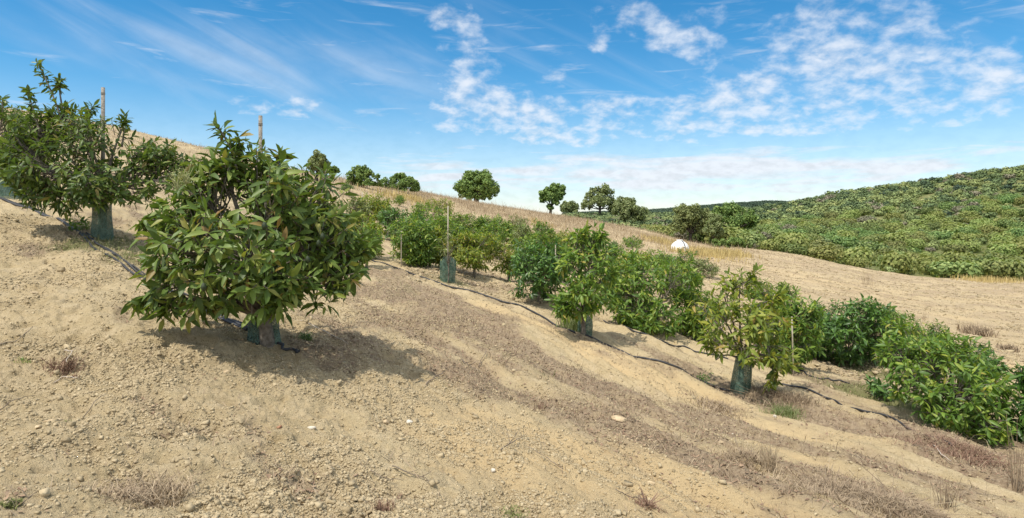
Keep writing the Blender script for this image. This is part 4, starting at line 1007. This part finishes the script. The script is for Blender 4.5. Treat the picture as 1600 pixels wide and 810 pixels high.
x, y = polar(30000, -43, 43, 2.6, 16, rng); l, g_, p = cov(x, y)
kk_ = rng.uniform(size=len(x)) < .012 + .16 * l; x, y = x[kk_], y[kk_]; ns_ = len(x); z = Hf(x, y)
an = rng.uniform(0, 6.28, ns_); ln = rng.uniform(.03, .17, ns_); x2, y2 = x + ln * np.cos(an), y + ln * np.sin(an)
db = MB(); rs_ = rng.uniform(.0012, .003, ns_)
prisms(db, np.stack([x, y, z + .004], -1), np.stack([x2, y2, Hf(x2, y2) + rng.uniform(.004, .04, ns_)], -1), rs_, rs_ * .5)
tag(db.obj('dead_stems', M['dead_twig']), 'short broken dead stems strewn over the slope', None, None, 'stuff')
x, y = polar(70000, -10, 43, 13, 70, rng)
kk_ = (rng.uniform(size=len(x)) < .25 + .75 * sstep(fbm(x * .5, y * .9, 447, 4), .4, .62)) & (scrub_w(x, y) < .2) & (grass_w(x, y) < .4); x, y = x[kk_], y[kk_]; nf_ = len(x)
sz = np.exp(rng.normal(math.log(.022), .5, nf_)).clip(.008, .09) * (.6 + .02 * np.hypot(x, y))
V = CUB[None] * rng.uniform(.35, 1.0, (nf_, 8, 3)) * rng.uniform(.6, 1.3, (nf_, 1, 3)); V[:, :, 2] *= .6
V = V * sz[:, None, None] + np.stack([x, y, Hf(x, y) + sz * .15], -1)[:, None]
fc = MB(); fc.add(V.reshape(-1, 3), None, (np.arange(nf_)[:, None, None] * 8 + CUQ).reshape(-1, 4))
tag(fc.obj('field_clods', M['soil_clod']), 'clods of dry earth over the bare field', None, None, 'stuff')


# ------------------------------------------------------------------ single stones, twigs, weeds
def stone(label, px, py, wpx, mat, seed, flat=.6, cat='stone', group=None, asp=.8):
    rng = np.random.default_rng(seed); P = ground_at(px, py); r = wpx * P[1] / F / 2
    v = ICO3_V.copy(); k_ = unit(rng.normal(size=(9, 3)))
    for q_ in k_: v *= (1 - .42 * np.maximum(0, v @ q_ - .45)[:, None] / .55)
    v *= 1 + .10 * (vnoise(v[:, 0] * 3 + seed, v[:, 1] * 3 + v[:, 2] * 2.3, seed)[:, None] - .5)
    mb = MB(); mb.add(v * np.array([r, r * asp, r * flat]), ICO3_F)
    P[2] = float(Hf(P[0], P[1])) + r * flat * .25
    o = mb.obj('stone', M[mat], loc=P); o.rotation_euler = (rng.uniform(-.2, .2), .2, rng.uniform(0, 3)); return tag(o, label, cat, group)


G = 'loose stones on the slope'
stone('small bright white stone below the yellowish tree, near grey weeds', 1210, 651, 8, 'stone_white', 1, .8, group=G)
stone('rounded tan stone downhill from the leaning green guard', 1126, 695, 13, 'stone_tan', 2, .7, group=G)
stone('little whitish pebble above the rounded tan stone', 1145, 677, 6, 'stone_white', 3, .8, group=G)
stone('white angular stone low in the middle of the foreground', 771, 739, 13, 'stone_white', 4, .9, group=G)
stone('pale grey rock half buried at the bottom, centre right', 1018, 760, 19, 'stone_tan', 5, .6, group=G)
stone('wide flat slab of pale earth at the lower left', 80, 658, 32, 'stone_tan', 6, .22, group=G, asp=.9)
stone('flat tan stone just below the wide flat slab', 60, 680, 18, 'stone_tan', 7, .35, group=G)
stone('tan stone at the left edge beside a thin twig', 18, 641, 17, 'stone_tan', 8, .4, group=G)
stone('whitish stone below the large near tree, first of a pair', 487, 667, 17, 'stone_white', 9, .6, group=G)
stone('flat tan stone under the first whitish stone', 497, 701, 14, 'stone_tan', 10, .4, group=G)
stone('reddish stone left of the first whitish stone', 436, 668, 13, 'stone_red', 11, .6, group=G)
stone('small red stone right of the flat tan stone', 567, 708, 9, 'stone_red', 12, .7, group=G)
stone('pale stone at the edge of the tree shadow', 604, 653, 16, 'stone_tan', 13, .6, group=G)
stone('whitish stone right of the pale stone by the tree shadow', 640, 662, 14, 'stone_white', 14, .5, group=G)
stone('large tan slab lying on the bank in the middle of the slope', 968, 655, 46, 'stone_tan', 15, .22, group=G, asp=.6)
stone('tan rock under the end of the tree shadow', 643, 616, 11, 'stone_tan', 16, .6, group=G)
stone('small white pebble by the dead weed clump at the lower left', 297, 750, 6, 'stone_white', 17, .8, group=G)
stone('tan stone in the bare bank left of the large tree', 156, 538, 14, 'stone_tan', 18, .4, group=G)
stone('flat stone near the top of the bank at the left', 55, 458, 16, 'stone_tan', 19, .3, group=G)
stone('buff stone on the smooth earth below the large tree', 352, 578, 16, 'stone_tan', 20, .35, group=G)
stone('buff lump low on the slope below the large tree', 448, 755, 20, 'stone_tan', 21, .6, group=G)
stone('small tan stone at the bottom edge left of centre', 468, 778, 12, 'stone_tan', 22, .5, group=G)


def twig(label, pts, wpx, mat='dead_twig', forks=2, seed=0, lift=.02, name='twig', group='fallen twigs on the slope'):
    rng = np.random.default_rng(seed); W_ = [ground_at(*p) for p in pts]; O = W_[0].copy(); O[2] = float(Hf(O[0], O[1]))
    w_ = np.array([[p[0], p[1], float(Hf(p[0], p[1])) + lift * (1 + .6 * i)] for i, p in enumerate(W_)]) - O
    r = wpx * O[1] / F / 2; mb = MB()
    n_ = 10; t = np.linspace(0, len(w_) - 1, n_); L_ = np.stack([np.interp(t, np.arange(len(w_)), w_[:, i]) for i in range(3)], -1) + rng.normal(0, r * .8, (n_, 3))
    tube(mb, L_, np.linspace(r, r * .5, n_), 6)
    ln = np.linalg.norm(w_[-1] - w_[0])
    for f_ in range(forks):
        i = rng.integers(3, 8); d_ = unit(L_[-1] - L_[0]) * .25 * ln + rng.normal(0, .12 * ln, 3); d_[2] = abs(d_[2]) * .5 + .02
        tube(mb, [L_[i], L_[i] + d_ * .5, L_[i] + d_ + [0, 0, .01]], [r * .6, r * .45, r * .3], 5)
    o = mb.obj(name, M[mat], loc=O); return tag(o, label, 'twig', group)


twig('dark forked twig lying right of centre in the foreground', [(782, 713), (800, 702), (818, 691)], 2.2, seed=1)
twig('long dead stick lying low in the centre foreground', [(613, 733), (640, 740), (672, 752)], 2.2, seed=2)
twig('short bare stick at the tip of the tree shadow', [(664, 602), (680, 593), (696, 585)], 2.2, seed=3, forks=0)
twig('dark stick upright against the slope above the tree shadow tip', [(722, 563), (732, 572), (745, 582)], 2.2, seed=4)
twig('thin stick standing beside the dark stick', [(748, 574), (752, 566), (760, 553)], 1.6, seed=5, forks=0)
twig('pale curved twig on the bank at the far left', [(98, 556), (112, 560), (104, 578)], 2, 'pale_twig', 1, 6, .05)
twig('pale straight twig below the curved one at the far left', [(84, 597), (100, 598), (122, 606)], 1.8, 'pale_twig', 0, 7, .02)
twig('long thin twig along the left edge of the photo', [(0, 550), (25, 538), (52, 514)], 1.8, seed=8, forks=0)
twig('long thin twig above the flat tan stone at the left', [(0, 640), (20, 632), (55, 622)], 1.6, seed=9, forks=0)
twig('long pale stick among brown litter below the broad bush', [(1458, 698), (1470, 712), (1486, 730)], 2.0, 'pale_twig', 0, 10, .03)
twig('dark twig at the bottom, right of centre', [(962, 772), (985, 784), (1010, 790)], 1.6, seed=11, forks=3)
twig('thin twig lying below the large pale slab', [(880, 738), (860, 728), (822, 710)], 1.4, seed=12, forks=0)
twig('dry stick on the bank left of the large tree', [(130, 640), (150, 632), (166, 628)], 1.6, seed=13, forks=1)
twig('bleached twig on the smooth earth by the large near tree', [(470, 505), (510, 522), (545, 540)], 1.4, 'pale_twig', 1, 14, .02)
twig('thin dead stem by the bottom edge left of centre', [(580, 745), (600, 750), (630, 752)], 1.6, seed=15, forks=2)


def weed(label, px, py, rpx, hpx, nb_, mat, seed, name='dry_weed', cat='weed', group=None, lean=(.2, 1.1), wid=1.0, twigs=0, leafy=False):
    rng = np.random.default_rng(seed); P = ground_at(px, py); P[2] = float(Hf(P[0], P[1])); sc = P[1] / F; r = rpx * sc; h = hpx * sc
    X = rng.normal(0, r * .45, (nb_, 2)); Z = Hf(X[:, 0] + P[0], X[:, 1] + P[1]) - P[2]; mb = MB()
    blades(mb, np.stack([X[:, 0], X[:, 1], Z - .01], -1), h * rng.uniform(.35, 1.0, nb_), rng.uniform(*lean, nb_), np.full(nb_, .0018 * wid + .00022 * P[1] * wid), rng)
    if twigs:
        A_ = np.stack([rng.normal(0, r * .2, twigs), rng.normal(0, r * .2, twigs), np.zeros(twigs)], -1); B_ = A_ * 3.2 + rng.normal(0, r * .25, (twigs, 3)) * [1, 1, 0] + np.stack([0 * A_[:, 0], 0 * A_[:, 0], h * rng.uniform(.4, 1, twigs)], -1)
        prisms(mb, A_, B_, np.full(twigs, .004), np.full(twigs, .0018))
    if leafy:
        n_ = nb_; X = rng.normal(0, 1, (n_, 3)) * [r * .5, r * .5, h * .3] + [0, 0, h * .45]; X[:, 2] = np.abs(X[:, 2]); d_ = unit(rng.normal(size=(n_, 3)) + [0, 0, .2])
        leaves(mb, X, d_, unit(rng.normal(0, .4, (n_, 3)) + [0, 0, 1]), np.full(n_, h * .35), np.full(n_, h * .15), rng.uniform(0, .3, n_), False)
    o = mb.obj(name, M[mat], loc=P); return tag(o, label, cat, group)


GW = 'dry weed clumps'; GG = 'small green weeds'
weed('large tangled clump of dead grey weeds at the lower left', 222, 762, 66, 26, 1300, 'weed_grey', 1, group=GW, lean=(.5, 1.9), twigs=40)
weed('pale straw stalks sprawling at the bottom left edge', 262, 770, 36, 60, 130, 'straw', 2, group=GW, lean=(.5, 1.6), twigs=8)
weed('brown dead weed on the left bank above the pale twigs', 100, 575, 26, 26, 220, 'weed_red', 3, group=GW, twigs=20)
weed('tiny rust coloured dead plant on the left bank', 118, 595, 7, 14, 40, 'weed_red', 4, group=GW)
weed('brown dead tuft at the bottom edge, centre', 598, 800, 16, 34, 120, 'weed_red', 5, group=GW)
weed('dark flattened weed low on the right of centre', 1012, 792, 24, 16, 260, 'weed_red', 6, group=GW, lean=(.5, 1.6), twigs=24)
weed('wide mat of dry weeds at the bottom right', 1300, 775, 80, 26, 2200, 'weed_grey', 7, group=GW, lean=(.6, 2.0), twigs=40)
weed('dry weed mass further right along the bottom edge', 1400, 790, 80, 22, 2000, 'weed_grey', 8, group=GW, lean=(.6, 2.0), twigs=30)
weed('thin upright straw stalks in a rill of the slope', 1203, 735, 14, 60, 70, 'straw', 9, group=GW, lean=(.05, .5), twigs=10)
weed('grey weed thicket right of the tall leaning guard', 1222, 622, 50, 24, 1300, 'weed_grey', 10, group=GW, lean=(.3, 1.3), twigs=30)
weed('bluish grey weed below the yellowish tree', 1225, 648, 26, 22, 400, 'olive_leaf', 11, group=GW, lean=(.3, 1.3), twigs=10)
weed('dry weeds on the slope left of the white stone', 1120, 640, 46, 15, 900, 'weed_grey', 12, group=GW, lean=(.4, 1.5), twigs=16)
weed('dry grey brown weeds below the rounded tan stone', 1165, 720, 46, 17, 800, 'weed_grey', 13, group=GW, lean=(.4, 1.5), twigs=18)
weed('heap of reddish brown dead stalks below the broad bush', 1490, 712, 74, 18, 1800, 'weed_red', 14, group=GW, lean=(.4, 1.8), twigs=60)
weed('tall thin dead stalks near the right bottom corner', 1588, 770, 14, 120, 24, 'weed_grey', 15, group=GW, lean=(.02, .2), twigs=6)
weed('dry stems sticking up beside the bottom right rill', 1475, 790, 18, 66, 26, 'weed_grey', 16, group=GW, lean=(.02, .25), twigs=8)
weed('grey dry shrub alone on the bare field', 1529, 524, 20, 20, 500, 'weed_grey', 17, 'dry_shrub', 'shrub', 'dry shrubs on the bare field', (.2, .9), 2.2, 60, False)
weed('smaller pale dry shrub near the right edge of the field', 1575, 548, 14, 14, 300, 'weed_grey', 18, 'dry_shrub', 'shrub', 'dry shrubs on the bare field', (.2, .9), 2.2, 40)
weed('thin dry stalk on the field below the scrub', 1356, 445, 10, 36, 26, 'straw', 19, 'dry_shrub', 'shrub', 'dry shrubs on the bare field', (.1, .4), 1.2, 8)
weed('bare leaning stalk on the field', 1446, 498, 8, 12, 14, 'straw', 20, 'dry_shrub', 'shrub', 'dry shrubs on the bare field', (.1, .5), 1.2, 6)
weed('grey green wispy bush at the foot of the upright tree', 893, 515, 20, 28, 420, 'olive_leaf', 21, 'wispy_bush', 'bush', None, (.2, .8), 1.4, 20)
weed('leafy green weed beside the hose left of the first guard', 124, 362, 14, 26, 60, 'mid_leaf', 22, 'green_weed', 'weed', GG, leafy=True)
weed('leafy green weed beside the hose left of the leaning guard', 1100, 596, 13, 14, 60, 'dark_leaf', 23, 'green_weed', 'weed', GG, leafy=True)
weed('small green sprout on the left bank', 38, 570, 10, 9, 70, 'mid_leaf', 24, 'green_weed', 'weed', GG)
weed('tiny green sprout at the right of the wide flat slab', 100, 661, 7, 7, 50, 'mid_leaf', 25, 'green_weed', 'weed', GG)
weed('green tuft in the bottom left corner', 20, 800, 12, 14, 220, 'grass_green', 26, 'green_weed', 'weed', GG, (.3, 1.2), 2.0)
weed('green sprouts by the bottom edge right of centre', 800, 802, 20, 14, 140, 'grass_green', 27, 'green_weed', 'weed', GG, leafy=True)
weed('low green creeping weed behind the large near tree', 478, 528, 11, 10, 200, 'dark_leaf', 28, 'green_weed', 'weed', GG, leafy=True)
weed('thin dead weed with dark seed head on the centre slope', 845, 638, 10, 20, 40, 'weed_red', 29, group=GW)


# ------------------------------------------------------------------ irrigation hoses
def hose(label, pts, r, seed=0, off=0.0, group='black irrigation hoses along the rows', lift=.0):
    rng = np.random.default_rng(seed); W_ = np.array([ground_at(*p) for p in pts]); n_ = 70
    t = np.linspace(0, len(W_) - 1, n_); xy = np.stack([np.interp(t, np.arange(len(W_)), W_[:, i]) for i in range(2)], -1)
    ke = np.ones(7) / 7; xy = np.stack([np.convolve(np.pad(xy[:, i], 3, 'edge'), ke, 'valid') for i in range(2)], -1)
    d_ = unit(np.gradient(xy, axis=0)); nrm = np.stack([-d_[:, 1], d_[:, 0]], -1)
    wv = (fbm(np.linspace(0, 7, n_), np.full(n_, seed * 3.3), seed, 2) - .5) * .14
    xy = xy + nrm * (off + wv)[:, None]
    z = Hf(xy[:, 0], xy[:, 1]); z = np.convolve(np.pad(z, 2, 'edge'), np.ones(5) / 5, 'valid') + r * .9 + lift
    O = np.array([xy[0, 0], xy[0, 1], z[0]]); mb = MB(); tube(mb, np.column_stack([xy, z]) - O, r, 8)
    return tag(mb.obj('irrigation_hose', M['hose'], loc=O, smooth=True), label, 'hose', group)


R1 = [(-40, 304), (20, 318), (60, 330), (100, 346), (135, 372), (160, 395), (200, 418), (250, 444), (330, 488), (395, 522)]
hose('front black hose of the bundle running down to the large tree', R1, .016, 1, -.05)
hose('middle black hose of the bundle running down to the large tree', R1, .014, 2, .0, lift=.012)
hose('back black hose of the bundle running down to the large tree', R1, .012, 3, .06)
hose('short black hose leaving the foot of the large tree downhill', [(425, 535), (450, 545), (470, 552)], .014, 4)
hose('black hose of the second row from the near tree to the upright tree', [(575, 405), (600, 412), (640, 428), (700, 448), (760, 464), (800, 475), (850, 495), (905, 524)], .017, 5)
hose('black hose of the second row from the upright tree to the leaning guard', [(912, 526), (950, 541), (990, 556), (1040, 573), (1090, 592), (1145, 614)], .016, 6)
hose('black hose of the second row below the green grass patch', [(1160, 612), (1210, 600), (1260, 608), (1300, 626), (1340, 640), (1420, 668), (1500, 705)], .016, 7)
hose('black hose of the third row behind the upright tree', [(940, 500), (1000, 522), (1060, 541), (1100, 552), (1140, 562)], .014, 8)
hose('black hose of the third row right of the yellowish tree', [(1215, 565), (1255, 582), (1290, 592), (1330, 600)], .014, 9)
P0 = ground_at(399, 531); P0[2] = float(Hf(P0[0], P0[1])) + .05
cp = thing('hose_coupling', 'round grey hose end fitting at the foot of the large tree', 'hose fitting', P0)
mb = MB(); tube(mb, [[0, .05, 0], [0, -.03, .0]], .034, 18); mb.obj('body', M['hose'], cp, smooth=False)
mb = MB(); tube(mb, [[0, -.031, 0], [0, -.046, 0]], .028, 18); tube(mb, [[0, -.047, 0], [0, -.06, 0]], .014, 12); mb.obj('cap', M['coupling'], cp)
